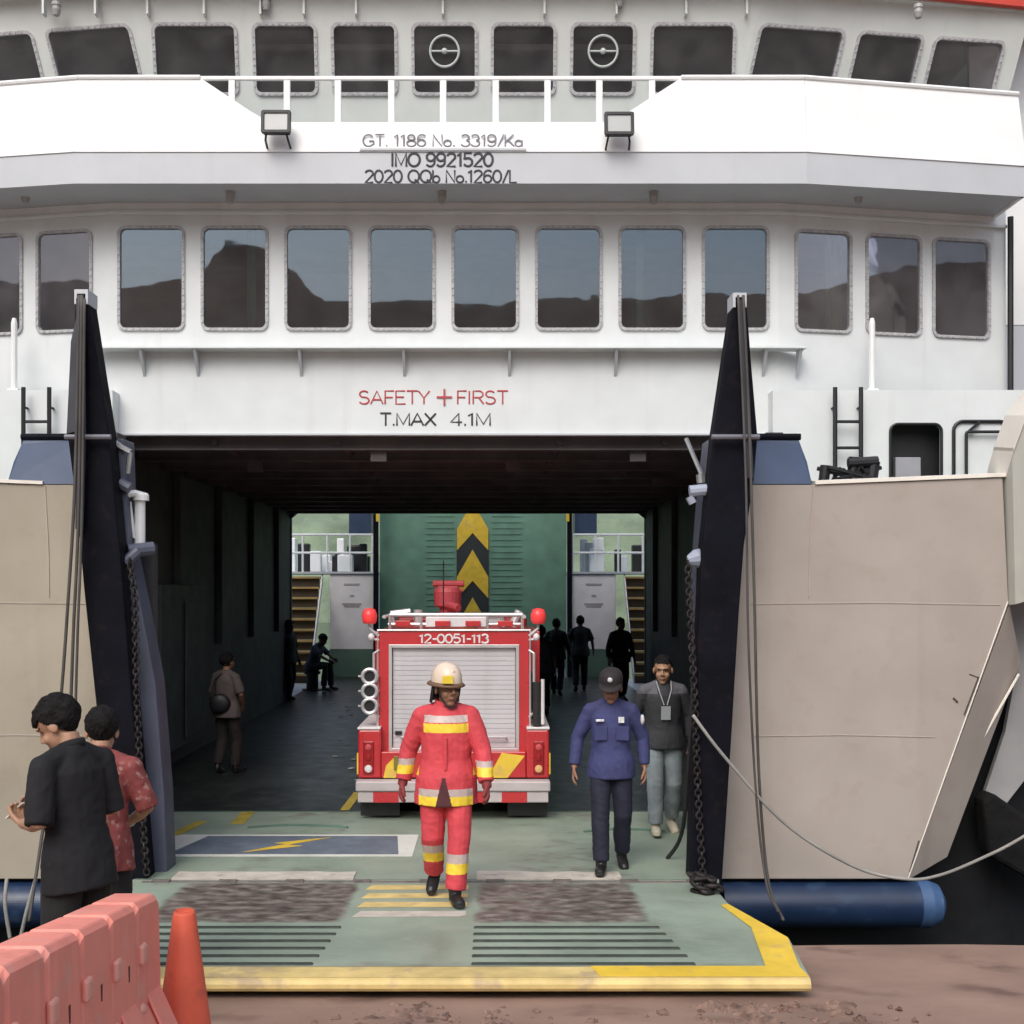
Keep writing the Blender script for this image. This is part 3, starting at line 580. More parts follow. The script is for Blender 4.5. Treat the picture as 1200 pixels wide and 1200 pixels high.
for s in (-1, 1):      # stern end: white platforms, stairs and rails
    def bx2(b, x0, x1, *r): b.box(min(s * x0, s * x1) + SX, max(s * x0, s * x1) + SX, *r)
    b = FB(); bx2(b, 2.62, 3.78, 31.6, 34.5, .72, 2.72); ph = b.done('stern_platform', PINKW, bevel=.02)
    b = FB(); bx2(b, 2.6, 3.8, 31.58, 34.52, 0, .715); b.done('platform_base', GREENW, ph)
    b = FB(); bx2(b, 2.58, 6.4, 31.55, 34.55, 2.725, 2.78); b.done('platform_deck', GREYW, ph)
    b = FB()
    for zz, w in ((2.42, .42), (2.12, .12), (1.9, .5), (1.84, .4)): bx2(b, 3.2 - w / 2, 3.2 + w / 2, 31.59, 31.6, zz, zz + .05)
    b.done('notice', M('faint notice grey', (.4, .36, .36), .6), ph)
    rl = FB()
    for zz in (3.76, 3.28): rl.tube([S(s * 2.65, 31.62, zz), S(s * 6.3, 31.62, zz)], .03, 6)
    for xx in (2.65, 3.25, 3.85, 4.5, 5.2, 6.2): rl.tube([S(s * xx, 31.62, 2.75), S(s * xx, 31.62, 3.78)], .03, 6)
    rl.done('stern_rail', WHITE2)
    st = FB(); N = 10
    for i in range(N):
        z = 2.6 - i * .27; bx2(st, 4.02, 4.98, 31.45 - .2 * i, 31.45 - .2 * i + .22, z, z + .05)
        st.mi = 1; bx2(st, 4.05, 4.95, 31.45 - .2 * i + .16, 31.45 - .2 * i + .2, z - .22, z); st.mi = 0
    sw = st.done('stairway', [STEPY, M('brown step', (.12, .09, .06), .7)])
    b = FB()
    for xx in (4.0, 5.0): b.hexa([S(s * xx, 31.65, 2.45), S(s * xx + .03, 31.65, 2.45), S(s * xx + .03, 31.65, 2.72), S(s * xx, 31.65, 2.72)], [S(s * xx, 29.5, -.0), S(s * xx + .03, 29.5, -.0), S(s * xx + .03, 29.5, .25), S(s * xx, 29.5, .25)])
    b.done('stringer', PINKW, sw)
    random.seed(5 + s)
    for i in range(16):
        b = FB()
        x = 2.9 + random.random() * 3; z = 2.78; w = .12 + random.random() * .3; h = .25 + random.random() * .75; y = 32.2 + random.random() * 1.6
        bx2(b, x, x + w, y, y + w, z, z + h); b.done('mooring_gear', random.choice((BLACK, BLACK, WHITE2, GREYW)), bevel=.03)
    b = FB(); bx2(b, 2.72, 3.3, 31.8, 32.9, 3.8, 4.55); b.done('stern_box', BLUE, bevel=.01)
    b = FB(); bx2(b, 2.5, 2.62, 31.5, 31.7, 0, 5.4); b.done('stern_guide_post', NAVY)
    b = FB(); bx2(b, 2.46, 2.54, 31.4, 31.46, 4.1, 5.0); b.done('yellow_strip', YEL)
    b = FB(); bx2(b, 6.4, 6.5, 26, 35, -1.9, 3.0); bx2(b, HW, 6.4, 26, 31, -.3, -.02); b.done('stern_bulwark', GREYW)
    b = FB(); bx2(b, 3.5, 3.68, 12.88, 13.2, 0, 4.08); b.done('door_jamb', SOOT)
# --- hull at the bow: two big flat panels either side of the ramp
def hull(s):
    d = 10.37
    def q(px, py, dd):
        p = P(px, py, dd); return p if s > 0 else Vector((2 * SX - p.x, p.y, p.z))
    m = BEIGE if s > 0 else BEIGE2
    b = FB(); b.prism([q(851, 568, d), q(955, 568, d), q(1175, 560, d), q(1182, 708, d), q(1063, 1030, d), q(845, 1030, d)], (0, .1, 0)); hp = b.done('hull_panel', m, bevel=.006)
    b = FB(); b.prism([q(1183, 709, d + .003), q(1064, 1031, d + .003), q(1110, 1004, d + .22), q(1196, 775, d + .24)], (0, .06, 0)); b.done('hull_knuckle', m, hp)
    b = FB(); b.tube([q(1194, 790, d + .2), q(1142, 882, d + .18)], .012, 6); b.tube([q(1181, 705, d - .005), q(1064, 1030, d - .005)], .006, 6); b.done('edge_weld', CREAM, hp)
    for x0, x1, y in ((880, 1172, 708), (882, 1095, 863)): b = FB(); b.tube([q(x0, y, d - .001), q((x0 + x1) / 2, y - 1.5, d - .001), q(x1, y + 1, d - .001)], .005, 5); b.done('weld_seam', M('seam paint', (.42, .36, .31), .55), hp)
    b = FB(); b.tube([q(953, 569, d - .002), q(949, 640, d - .002), q(948, 700, d - .002)], .007, 5); b.done('weld_seam', M('seam paint', (.42, .36, .31), .55), hp)
    b = FB(); b.tube([q(1147, 793, d - .001), q(1130, 838, d - .001)], .008, 5); b.tube([q(1136, 790, d - .001), q(1146, 794, d - .001)], .005, 5); b.tube([q(1117, 818, d - .001), q(1122, 823, d - .001)], .01, 5); b.tube([q(1077, 985, d - .001), q(1066, 1022, d - .001)], .007, 5); b.done('scratch', M('dark scratch', (.07, .055, .05), .8), hp)
    # rising bow flare outboard, with a cream capping rail
    A = [q(1178, 562, d), q(1186, 708, d)]; c1 = [q(1186, 530, d - .05), q(1240, 690, d + .1)]
    b = FB(); cols = []
    for px, top, bot, dd in ((1178, 558, 709, d + .004), (1186, 530, 708, d - .12), (1200, 492, 704, d - .22), (1222, 462, 698, d - .3), (1260, 440, 690, d - .32), (1330, 425, 680, d - .25)): cols.append((q(px, top, dd), q(px + 4, bot, dd)))
    va = [(b.v(a), b.v(c)) for a, c in cols]; vb = [(b.v(a + Vector((0, .07, 0))), b.v(c + Vector((0, .07, 0)))) for a, c in cols]
    for i in range(len(cols) - 1):
        b._f([va[i][0], va[i + 1][0], va[i + 1][1], va[i][1]]); b._f([vb[i][0], vb[i + 1][0], vb[i + 1][1], vb[i][1]])
        b._f([va[i][0], va[i + 1][0], vb[i + 1][0], vb[i][0]]); b._f([va[i][1], va[i + 1][1], vb[i + 1][1], vb[i][1]])
    b._f([va[0][0], va[0][1], vb[0][1], vb[0][0]]); b._f([va[-1][0], va[-1][1], vb[-1][1], vb[-1][0]])
    b.done('bow_flare', M('lightened hull paint', (.5, .5, .45), .5, var=.06, streak=.4, scol=(.34, .3, .28)), hp)  # paler than the panel: the flare's stronger light is put into the colour
    b = FB(); tp = [a for a, c in cols]
    for i in range(len(tp) - 1):
        a, c = tp[i], tp[i + 1]; o_ = Vector((0, -.03, .004)); o2 = Vector((-s * .03, .3, .05))
        b.hexa([a + o_, c + o_, c + o2, a + o2], [p + Vector((0, 0, .03)) for p in (a + o_, c + o_, c + o2, a + o2)])
    e0, e1 = q(955, 568, d), q(1178, 559, d)
    b.hexa([e0 + Vector((0, -.02, .002)), e1 + Vector((0, -.02, .002)), e1 + Vector((0, .16, .002)), e0 + Vector((0, .16, .002))], [e0 + Vector((0, -.02, .03)), e1 + Vector((0, -.02, .03)), e1 + Vector((0, .16, .05)), e0 + Vector((0, .16, .05))])
    b.done('rail_cap', CREAM, hp)
    b = FB(); b.prism([q(1192, 780, d + .42), q(1178, 858, d + .42), q(1154, 930, d + .42), q(1180, 941, d + .42), q(1200, 915, d + .42), q(1290, 830, d + .42), q(1290, 650, d + .42), q(1176, 650, d + .42), q(1180, 720, d + .42)], (0, .06, 0)); b.done('outer_plating', M('dull grey hull plating', (.3, .3, .3), .6, var=.12, streak=.5, scol=(.2, .17, .15)), hp)
    if s > 0:
        b = FB(); b.prism([q(1152, 938, d + .2), q(1164, 929, d + .2), q(1205, 958, d + .2), q(1260, 985, d + .2), q(1260, 1050, d + .2), q(1205, 1030, d + .2), q(1160, 1004, d + .2)], (0, .25, 0)); b.done('rubber_fender', M('old black rubber', (.009, .009, .009), .85, var=.4, bump=.02, bs=9, spec=.2), bevel=.04)
    # fender pipe below the panel
    c0, c1 = q(845, 1059, 10.45), q(1085, 1059, 10.45)
    b = FB(); b.tube([c0, c1], .2, 64); fp = b.done('fender_pipe', FENDB)
    b = FB(); e = q(1085, 1059, 10.45); x = (e - c0).normalized()
    b.lathe(e - x * .09, [(.206, 0), (.206, .1), (.17, .19), (.08, .24), (0, .25)] if s > 0 else [(.206, 0), (.206, -.1), (.17, -.19), (.08, -.24), (0, -.25)], 'x', 64); b.done('end_cap', FENDC, fp)
    # blue lockers on top of the panel
    o_ = 0 if s > 0 else 46; b = FB()
    b.prism([q(868 + o_, 567.5, 10.36), q(952 + o_, 567.5, 10.36), q(946 + o_, 541, 10.5), q(938 + o_, 520, 10.6), q(936 + o_, 514, 10.62), q(868 + o_, 514, 10.62)], (0, .6, 0)); bl = b.done('blue_sponson_top', BLUE, bevel=.01)
    b = FB(); b.tube([q(866 + o_, 512, 10.62), q(938 + o_, 512, 10.62)], .03, 8); b.done('top_edge', NAVY, bl)
    # dark hull below and behind
    b = FB(); b.prism([S(s * 2.42, 10.9, -4), S(s * 6.5, 11.3, -4), S(s * 6.5, 11.3, 2.2), S(s * 4.85, 10.95, 2.2), S(s * 4.85, 10.95, 1), S(s * 2.42, 10.75, -.1)], (0, .1, 0)); b.done('lower_hull', HULLD)
    b = FB(); b.prism([S(s * 6.5, 11.3, -4), S(s * 6.5, 35, -4), S(s * 6.5, 35, -.0), S(s * 6.5, 11.3, 2.2)], (-s * .05, 0, 0)); b.done('hull_side', HULLD)
    b = FB(); b.box(min(s * 2.42, s * 3.62) + SX, max(s * 2.42, s * 3.62) + SX, 10.5, 10.6, -.2, 2.8); b.box(min(s * 3.62, s * 3.72) + SX, max(s * 3.62, s * 3.72) + SX, 10.5, 13.3, -.2, 2.84)
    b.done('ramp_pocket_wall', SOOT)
    b = FB(); b.box(min(s * 3.6, s * 6.4) + SX, max(s * 3.6, s * 6.4) + SX, 10.48, 13.5, 2.85, 2.95); b.done('forecastle_deck', GREENW)
    # white breast wall with ladder and hatches
    z1 = CZ + 228 / 106.9; L0, L1 = (3.62, 6.45)
    o = S(s * L0, 13.1, 2.95); u = Vector((s, 0, 0))
    k = 13.1 / F
    def ux(px): return (px - VX) * k - SX - L0
    def vz(py): return CZ + (VY - py) * k - 2.95
    h1 = rrect(ux(1043), ux(1103), .02 + .1, vz(497), .08); h2 = (ux(1117), ux(1181), .12, vz(494))
    b = FB(); b.holed(o, u, (0, 0, 1), [(0, 0), (L1 - L0, 0), (L1 - L0, z1 - 2.95), (0, z1 - 2.95)], [h1], (0, .05, 0)); bw = b.done('breast_wall', WHITE)
    b = FB(); b.box(min(s * 3.662, s * 6.45) + SX, max(s * 3.662, s * 6.45) + SX, 13.152, 13.3, z1 - .06, z1 - .004); b.done('breast_wall_top', GREYW, bw); b = FB(); b.box(min(s * 3.62, s * 3.66) + SX, max(s * 3.62, s * 3.66) + SX, 13.152, 13.5, 2.9, z1 - .003); b.done('breast_wall_end', WHITE, bw)
    b = FB(); b.box(min(s * 4.2, s * 5.6) + SX, max(s * 4.2, s * 5.6) + SX, 13.32, 13.36, 2.95, z1 - .06); b.done('hatch_dark_sheet', BLACK, bw)  # black sheet put in for the darkness inside the hatch
    b = FB(); b.box(S(s * 0, 0, 0).x + min(s * (L0 + ux(1052)), s * (L0 + ux(1082))), S(0, 0, 0).x + max(s * (L0 + ux(1052)), s * (L0 + ux(1082))), 13.17, 13.28, 2.95, 2.95 + vz(535)); b.done('deck_box', M('grey plastic', (.3, .3, .33), .5), bw, bevel=.01)
    b = FB()
    b.tube([o + u * p[0] + Vector((0, -.01, p[1])) for p in h1], .016, 6, closed=True)
    b.tube([o + u * p[0] + Vector((0, -.015, p[1])) for p in rrect(*h2, .1)], .02, 6, closed=True)
    a0, a1, c0_, c1_ = h2; b.tube([o + u * p[0] + Vector((0, -.06, p[1])) for p in rrect(a0 + .12, a1 - .1, c0_ + .02, c1_ - .12, .02, 2)], .018, 6, closed=True)
    for (xa, za), (xb, zb_) in (((a0 + .12, c1_ - .14), (a0 + .28, c1_ - .01)), ((a0 + .0, .26), (a0 + .12, .33)), ((a0 + .32, .16), (a0 + .32, .36)), ((a0 + .25, .17), (a1 - .05, .2))): b.tube([o + u * xa + Vector((0, -.05, za)), o + u * xb + Vector((0, -.03, zb_))], .016, 6)
    b.done('hatch_frame', BLACK, bw)
    ld = FB(); xa, xb = ux(975), ux(1005)
    for x in (xa, xb): ld.tube([o + u * x + Vector((0, -.12, .05)), o + u * x + Vector((0, -.12, vz(456)))], .025, 8)
    for k2 in range(5): ld.tube([o + u * xa + Vector((0, -.12, .12 + k2 * .285)), o + u * xb + Vector((0, -.12, .12 + k2 * .285))], .017, 6)
    for x in (xa, xb):
        for zz in (.2, 1.42): ld.tube([o + u * x + Vector((0, -.12, zz)), o + u * x + Vector((0, 0, zz))], .014, 6)
    ld.done('ladder', BLACK)
    b = FB(); x = ux(1026); b.tube([o + u * x + Vector((0, .12, vz(462))), o + u * x + Vector((0, .12, vz(376))), o + u * x + Vector((0, .12, vz(370)))], [.033, .033, .02], 10); b.box(*(sorted(((o + u * x).x - .06, (o + u * x).x + .06))), 13.17, 13.27, z1 - .004, z1 + .03); b.done('vent_post', WHITE2)
    if s > 0:
        b = FB(); g = P(1008, 553, 11.4); random.seed(3)
        b.tube([g + Vector((-.35, 0, -.1)), g + Vector((-.33, 0, .06))], .05, 10); b.tube([g + Vector((-.08, 0, -.1)), g + Vector((-.06, 0, .14))], .05, 10); b.tube([g + Vector((-.12, -.02, .08)), g + Vector((.16, -.02, .1))], .05, 10); b.tube([g + Vector((.1, 0, -.1)), g + Vector((.13, 0, .1))], .06, 10)
        for i in range(10): b.tube([g + Vector((random.uniform(-.4, .2), random.uniform(-.1, .1), -.08)), g + Vector((random.uniform(-.4, .2), random.uniform(-.1, .1), .04))], .02, 6)
        b.done('mooring_bitt', BLACK)
hull(1); hull(-1)
# --- ramp guide towers
def tower(pts, inner, apex, cy):
    b = FB(); b.prism([P(x, y, 9.9) for x, y in pts], (0, .22, 0)); t = b.done('ramp_tower', NAVY, bevel=.015)
    b = FB(); b.prism([P(x, y, 10.13) for x, y in inner], (0, .3, 0)); b.done('guide_rail', RAILB, t, bevel=.01)
    ax, ay = apex; b = FB(); b.prism([P(ax - 8, ay + 16, 9.88), P(ax - 8, ay - 1, 9.88), P(ax + 8, ay - 1, 9.88), P(ax + 8, ay + 16, 9.88), P(ax + 5, ay + 16, 9.88), P(ax + 5, ay + 4, 9.88), P(ax - 5, ay + 4, 9.88), P(ax - 5, ay + 16, 9.88)], (0, .24, 0)); b.done('pulley_bracket', GREYW, t)
    b = FB(); c = P(ax, ay + 11, 9.9); b.lathe(c + Vector((0, .02, 0)), [(.05, 0), (.05, .02), (.035, .05), (.05, .08), (.05, .12)], 'y', 14); b.done('pulley', BLACK, t)
    return t
tl = tower([(88, 352), (103, 352), (115, 430), (128, 511), (134, 580), (141, 650), (153, 800), (165, 930), (174, 1038), (134, 1038), (118, 880), (98, 690), (90, 600), (79, 512)],
      [(126, 514), (145, 514), (150, 640), (163, 700), (182, 800), (192, 930), (196, 1036), (170, 1036), (150, 800), (138, 640)], (95, 340), 0)
b = FB(); b.tube([P(94, 350, 9.86), P(96, 510, 9.84), P(93, 620, 9.86)], .035, 8); b.prism([P(83, 400, 9.885), P(91, 365, 9.885), P(92, 505, 9.885), P(78, 508, 9.885)], (0, .02, 0)); b.done('front_flange', M('worn navy paint', (.035, .04, .055), .5, var=.3), tl)
tr = tower([(860, 352), (875, 352), (881, 430), (888, 511), (884, 560), (872, 640), (866, 720), (857, 870), (846, 1038), (808, 1038), (812, 900), (816, 800), (822, 650), (836, 511), (848, 430)],
      [(830, 515), (842, 515), (834, 650), (828, 790), (818, 790), (815, 690), (822, 590)], (867, 344), 0)
b = FB(); b.tube([P(868, 352, 9.86), P(873, 440, 9.84), P(879, 560, 9.86)], .03, 8); b.done('front_flange', bpy.data.materials['worn navy paint'], tr)
for pts in (((76, 512), (130, 512)), ((834, 512), (890, 512))):
    b = FB(); b.tube([P(*pts[0], 9.82), P(*pts[1], 9.82)], .022, 8); b.done('cross_bar', M('grey bar', (.14, .14, .17), .5))
# white locking posts, clevises
b = FB(); b.tube([P(164, 640, 10.3), P(164, 585, 10.3)], .045, 10); b.tube([P(146, 580, 10.2), P(158, 578, 10.25), P(172, 582, 10.3)], .03, 8); b.lathe(P(165, 584, 10.3), [(.02, -.02), (.07, -.02), (.07, .03), (.02, .05)], 'z', 14); b.tube([P(152, 588, 10.25), P(157, 630, 10.28), P(164, 632, 10.3)], .016, 6); b.done('locking_post', WHITE2)
b = FB(); b.tube([P(150, 646, 10.1), P(180, 643, 10.2)], .06, 10); b.tube([P(146, 660, 10.05), P(162, 646, 10.1)], .05, 10); b.done('winch_bracket', RAILB); b = FB(); b.tube([P(152, 573, 10.1), P(140, 566, 10.1)], .05, 8); b.done('winch_bracket', RAILB)
b = FB(); b.tube([P(150, 555, 10.1), P(153, 530, 10.1)], .02, 6); b.tube([P(128, 513, 10.1), P(142, 524, 10.1), P(153, 530, 10.1)], .025, 6); b.done('stay_rod', STEEL)
b = FB(); b.prism([P(164, 694, 10.6), P(180, 694, 10.6), P(179, 800, 10.6), P(176, 850, 10.6)], (0, .05, 0)); b.done('white_guard_plate', M('cream white plate', (.7, .68, .6), .5))
b = FB(); b.tube([P(804, 514, 10.2), P(822, 556, 10.1)], .02, 6); b.tube([P(821, 556, 10.1), P(822, 566, 10.1)], .04, 8); b.done('stay_rod', STEEL)
b = FB(); b.tube([P(808, 576, 10.0), P(828, 574, 10.0)], .05, 10); b.tube([P(808, 582, 10.0), P(812, 590, 10)], .035, 8); b.done('winch_bracket', M('pale blue grey paint', (.33, .37, .46), .5)); b = FB(); b.tube([P(806, 657, 10.0), P(816, 655, 10.0), P(825, 650, 10.05)], [.04, .08, .06], 10); b.done('winch_bracket', bpy.data.materials['pale blue grey paint'])
# ------------------------------------------------------------------ people
SKIN = M('brown skin', (.27, .135, .08), .5, var=.08, vs=12); SKIN2 = M('light brown skin', (.38, .21, .13), .5, var=.08, vs=12); SKIND = M('dark brown skin', (.15, .075, .048), .5, var=.08)
LIPM = M('lip', (.2, .075, .055), .5); EYEM = M('dark eye', (.025, .018, .015), .35); EYEW = M('eye white', (.5, .45, .42), .4)
HAIRM = M('black hair', (.01, .009, .009), .75, var=.4, vs=30, bump=.006, bs=120, spec=.15)
SHOE = M('black leather', (.015, .014, .014), .4); SOLE = M('sole', (.03, .03, .03), .8)
HS = 1.12
def remesh(b, voxel, smooth=3, fac=.5):
    bmesh.ops.recalc_face_normals(b.bm, faces=b.bm.faces)
    me = bpy.data.meshes.new('tmp'); b.bm.to_mesh(me); b.bm.free(); o = bpy.data.objects.new('tmp', me); COL.objects.link(o)
    r = o.modifiers.new('r', 'REMESH'); r.mode = 'VOXEL'; r.voxel_size = voxel
    if smooth: q = o.modifiers.new('s', 'SMOOTH'); q.factor = fac; q.iterations = smooth
    bpy.context.view_layer.update()
    out = bpy.data.meshes.new_from_object(o.evaluated_get(bpy.context.evaluated_depsgraph_get())); bpy.data.objects.remove(o); bpy.data.meshes.remove(me)
    out.materials.clear(); out.polygons.foreach_set('use_smooth', [True] * len(out.polygons)); return out
def mesh_part(name, me, mats, parent, matfn=None, wr=0, wf=(9, 9, 5), label=None, seed=0):
    for m in mats: me.materials.append(m)
    if wr:
        ns = [v.normal.copy() for v in me.vertices]
        for v, n_ in zip(me.vertices, ns):
            c = v.co; a = noise.noise((c.x * wf[0] + seed, c.y * wf[1], c.z * wf[2] + c.x * 3)); e = 1 - abs(noise.noise((c.x * wf[0] * 1.7 + 5, c.y * wf[1] * 1.7 + seed, c.z * wf[2] * 2.2 + c.x * 5))) * 2
            v.co = c + n_ * wr * (a + .55 * e)
    if matfn:
        for p in me.polygons: p.material_index = matfn(p.center, p.normal)
    o = bpy.data.objects.new(name, me); COL.objects.link(o); o.parent = parent
    if label: o['label'] = label
    return o
V = Vector
def rotx(p, a, z0): # forward lean about the hip line (forward is -Y)
    y, z = p.y, p.z - z0; return V((p.x, y * math.cos(a) - z * math.sin(a), z0 + y * math.sin(a) + z * math.cos(a)))
def hand(b, w, d, nrm, g=0, curl=.35, side=1):
    d = d.normalized(); nrm = (nrm - d * nrm.dot(d)).normalized(); a = d.cross(nrm).normalized() * side
    for i in range(4):
        off = (i - 1.5) * .0195; k = w + d * .09 + a * off
        b.tube([w + a * off * .6, w + d * .05 + a * off * .9, k], [.014 + g, .0135 + g, .0115 + g], 8)
        L = (.062, .074, .069, .052)[i]; p = k; ang = 0; pts = [k]
        for sgm in (.42, .32, .26):
            ang += curl; dd = d * math.cos(ang) + nrm * math.sin(ang) + a * (off * 2.2); p = p + dd.normalized() * L * sgm; pts.append(p)
        b.tube(pts, [.0105 + g, .01 + g, .0092 + g, .0075 + g], 8)
    t0 = w + d * .025 - a * .022; t1 = t0 + (d * .75 - a * .55 + nrm * .35).normalized() * .04; t2 = t1 + (d * .9 - a * .2 + nrm * .4).normalized() * .034; t3 = t2 + (d * .9 + nrm * .45).normalized() * .024
    b.tube([t0, t1, t2, t3], [.0155 + g, .0125 + g, .011 + g, .008 + g], 8)
def person(label, loc, rz, H, pose, wear, skin=SKIN, group=None, fine=1.0):
    """one figure: a continuous remeshed body and its clothing as children; local front is -Y, its left +X"""
    root = empty('person', loc, rz, label, 'person', group); root.scale = (H / 1.7,) * 3
    lean, yaw, pit = pose.get('lean', 0), pose.get('yaw', 0), pose.get('pitch', 0); hz = pose.get('hip', .9)
    sh = {}; J = {}
    T = lambda p: rotx(V(p) + V((0, 0, hz - .9)), lean, hz + .02)
    for s, k in ((1, 'L'), (-1, 'R')):
        sh[k] = T((s * .172, .01, 1.365)); J['hip' + k] = V((s * .088, 0, hz))
    leg = {k: [J['hip' + k], V(pose['leg' + k][0]), V(pose['leg' + k][1])] for k in 'LR'}
    arm = {k: [sh[k], T(pose['arm' + k][0]) if not pose.get('abs') else V(pose['arm' + k][0]), T(pose['arm' + k][1]) if not pose.get('abs') else V(pose['arm' + k][1])] for k in 'LR'}
    hc = T((0, -.012, 1.575)); mh = Matrix.Rotation(lean * .7, 3, 'X') @ Matrix.Rotation(yaw, 3, 'Z') @ Matrix.Rotation(pit, 3, 'X')
    hd = lambda p: hc + V((0, 0, -.06)) + mh @ (V(p) * HS + V((0, -.012, .06)))
    def torso(b, secs):
        rings = [[T((x + rx * math.cos(2 * math.pi * k / 22), y + ry * math.sin(2 * math.pi * k / 22), z)) for k in range(22)] for x, y, z, rx, ry in secs]
        vs = [[b.v(p) for p in r] for r in rings]
        for i in range(len(vs) - 1):
            for k in range(22): b._f([vs[i][k], vs[i][(k + 1) % 22], vs[i + 1][(k + 1) % 22], vs[i + 1][k]])
        b._f(vs[0][::-1]); b._f(vs[-1])
    def mid(a, c, t): return a + (c - a) * t
    # body
    b = B()
    torso(b, [(0, 0, .84, .12, .085), (0, 0, .92, .15, .1), (0, 0, 1.03, .12, .08), (0, 0, 1.2, .13, .085), (0, .005, 1.32, .13, .08), (0, .01, 1.39, .09, .06), (0, .01, 1.45, .055, .055)])
    for k in 'LR':
        h, kn, an = leg[k]; b.tube([h + V((0, 0, .03)), mid(h, kn, .45), kn, mid(kn, an, .35), an], [.08, .072, .05, .05, .034], 12)
        f = pose.get('foot' + k, (0, 0)); fd = V((math.sin(f[0]) * math.cos(f[1]), -math.cos(f[0]) * math.cos(f[1]), math.sin(f[1])))
        b.tube([an, an - V((0, 0, .035)), an + fd * .09 - V((0, 0, .045)), an + fd * .15 - V((0, 0, .05))], [.033, .035, .03, .02], 10)
        s_, e, w = arm[k]; b.tube([s_, mid(s_, e, .4), e, mid(e, w, .35), w], [.04, .042, .037, .036, .026], 12); b.ball(s_, .04); b.tube([T((0, .012, 1.42)), s_], [.045, .038], 10)
        n_ = V(pose.get('palm' + k, (-1 if k == 'L' else 1, 0, 0))); dd = V(pose['hand' + k]) if 'hand' + k in pose else (w - e)
        hand(b, w, dd, n_, 0, pose.get('curl' + k, .35), 1 if k == 'L' else -1)
    b.tube([T((0, .012, 1.38)), hd((0, .015, -.06))], [.06, .052], 14)
    I = mh * HS
    b.ball(hd((0, .018, .028)), (.073, .093, .086), I, 24, 16); b.ball(hd((0, -.02, -.045)), (.058, .066, .07), I, 20, 14); b.ball(hd((0, -.05, -.095)), (.03, .03, .024), I)
    b.ball(hd((.034, -.055, -.035)), (.024, .024, .026), I); b.ball(hd((-.034, -.055, -.035)), (.024, .024, .026), I)
    b.tube([hd((0, -.078, .018)), hd((0, -.096, -.012)), hd((0, -.1, -.026))], [.009, .012, .014], 8); b.ball(hd((.013, -.088, -.028)), .009, None, 8, 6); b.ball(hd((-.013, -.088, -.028)), .009, None, 8, 6)
    b.tube([hd((-.05, -.066, .028)), hd((-.02, -.08, .03)), hd((.02, -.08, .03)), hd((.05, -.066, .028))], .008, 8)
    b.tube([hd((-.022, -.078, -.062)), hd((0, -.086, -.062)), hd((.022, -.078, -.062))], [.006, .009, .006], 8)
    for s in (-1, 1): b.ball(hd((s * .075, .012, -.012)), (.011, .022, .032), I @ Matrix.Rotation(s * .3, 3, 'Z'), 10, 8)
    mi_ = mh.inverted()
    def skinfn(c, n_):
        q = (mi_ @ (c - hc - V((0, 0, -.06))) - V((0, -.012, .06))) / HS
        if q.y < -.05 and abs(q.x) < .06:
            ex = abs(abs(q.x) - .03)
            if ex < .011 and abs(q.z - .006) < .0042: return 2
            if ex < .018 and abs(q.z - .03 + ex * .2) < .004: return 2
            if abs(q.x) < .025 and abs(q.z + .063) < .008: return 1
        return 0
    mesh_part('body', remesh(b, .0055 * fine, 2), [skin, LIPM, EYEM], root, skinfn)
    W = wear
    def trousers(mat, name='trousers', w=1.0, end=.03, matfn=None, mats=None):
        b = B(); torso(b, [(0, 0, .8, .11, .08), (0, 0, .86, .148, .104), (0, 0, .95, .15, .105), (0, 0, 1.02, .135, .1)])
        for k in 'LR':
            h, kn, an = leg[k]; lo = an + (kn - an).normalized() * end
            b.tube([h + V((0, 0, .02)), mid(h, kn, .4), kn, mid(kn, lo, .5), lo], [(.092 if end < 9 else 0) * w, .088 * w, .074 * w, .07 * w, .066 * w], 14)
        return mesh_part(name, remesh(b, .009 * fine, 2), mats or [mat], root, matfn, .006, (8, 8, 8), seed=H)
    def top(mats, name='shirt', hem=.8, sl=1.0, w=1.0, matfn=None, wr=.006, flare=1.0, sw=1.0):
        b = B(); torso(b, [(0, 0, hem, .214 * w * flare, .162 * w * flare), (0, 0, max(hem + .06, .92), .206 * w * flare, .152 * w * flare), (0, 0, 1.05, .17 * w, .126 * w), (0, 0, 1.2, .174 * w, .128 * w), (0, .005, 1.32, .178 * w, .12 * w), (0, .01, 1.395, .13 * w, .092 * w), (0, .01, 1.455, .075, .072)])
        for k in 'LR':
            s_, e, wv = arm[k]; b.ball(s_, .064 * sw); b.tube([T((0, .012, 1.425)), s_ + V((0, 0, .004))], [.06, .06 * sw], 12)
            if sl > 1: en = mid(e, wv, sl - 1); b.tube([s_, mid(s_, e, .5), e, mid(e, en, .5), en], [.066 * sw, .063 * sw, .056 * sw, .052 * sw, .047 * sw], 14)
            else: en = mid(s_, e, sl); b.tube([s_, mid(s_, en, .5), en], [.066 * sw, .066 * sw, .066 * sw], 14)
        return mesh_part(name, remesh(b, .008 * fine, 2), mats, root, matfn, wr, (9, 9, 7), seed=H * 3)
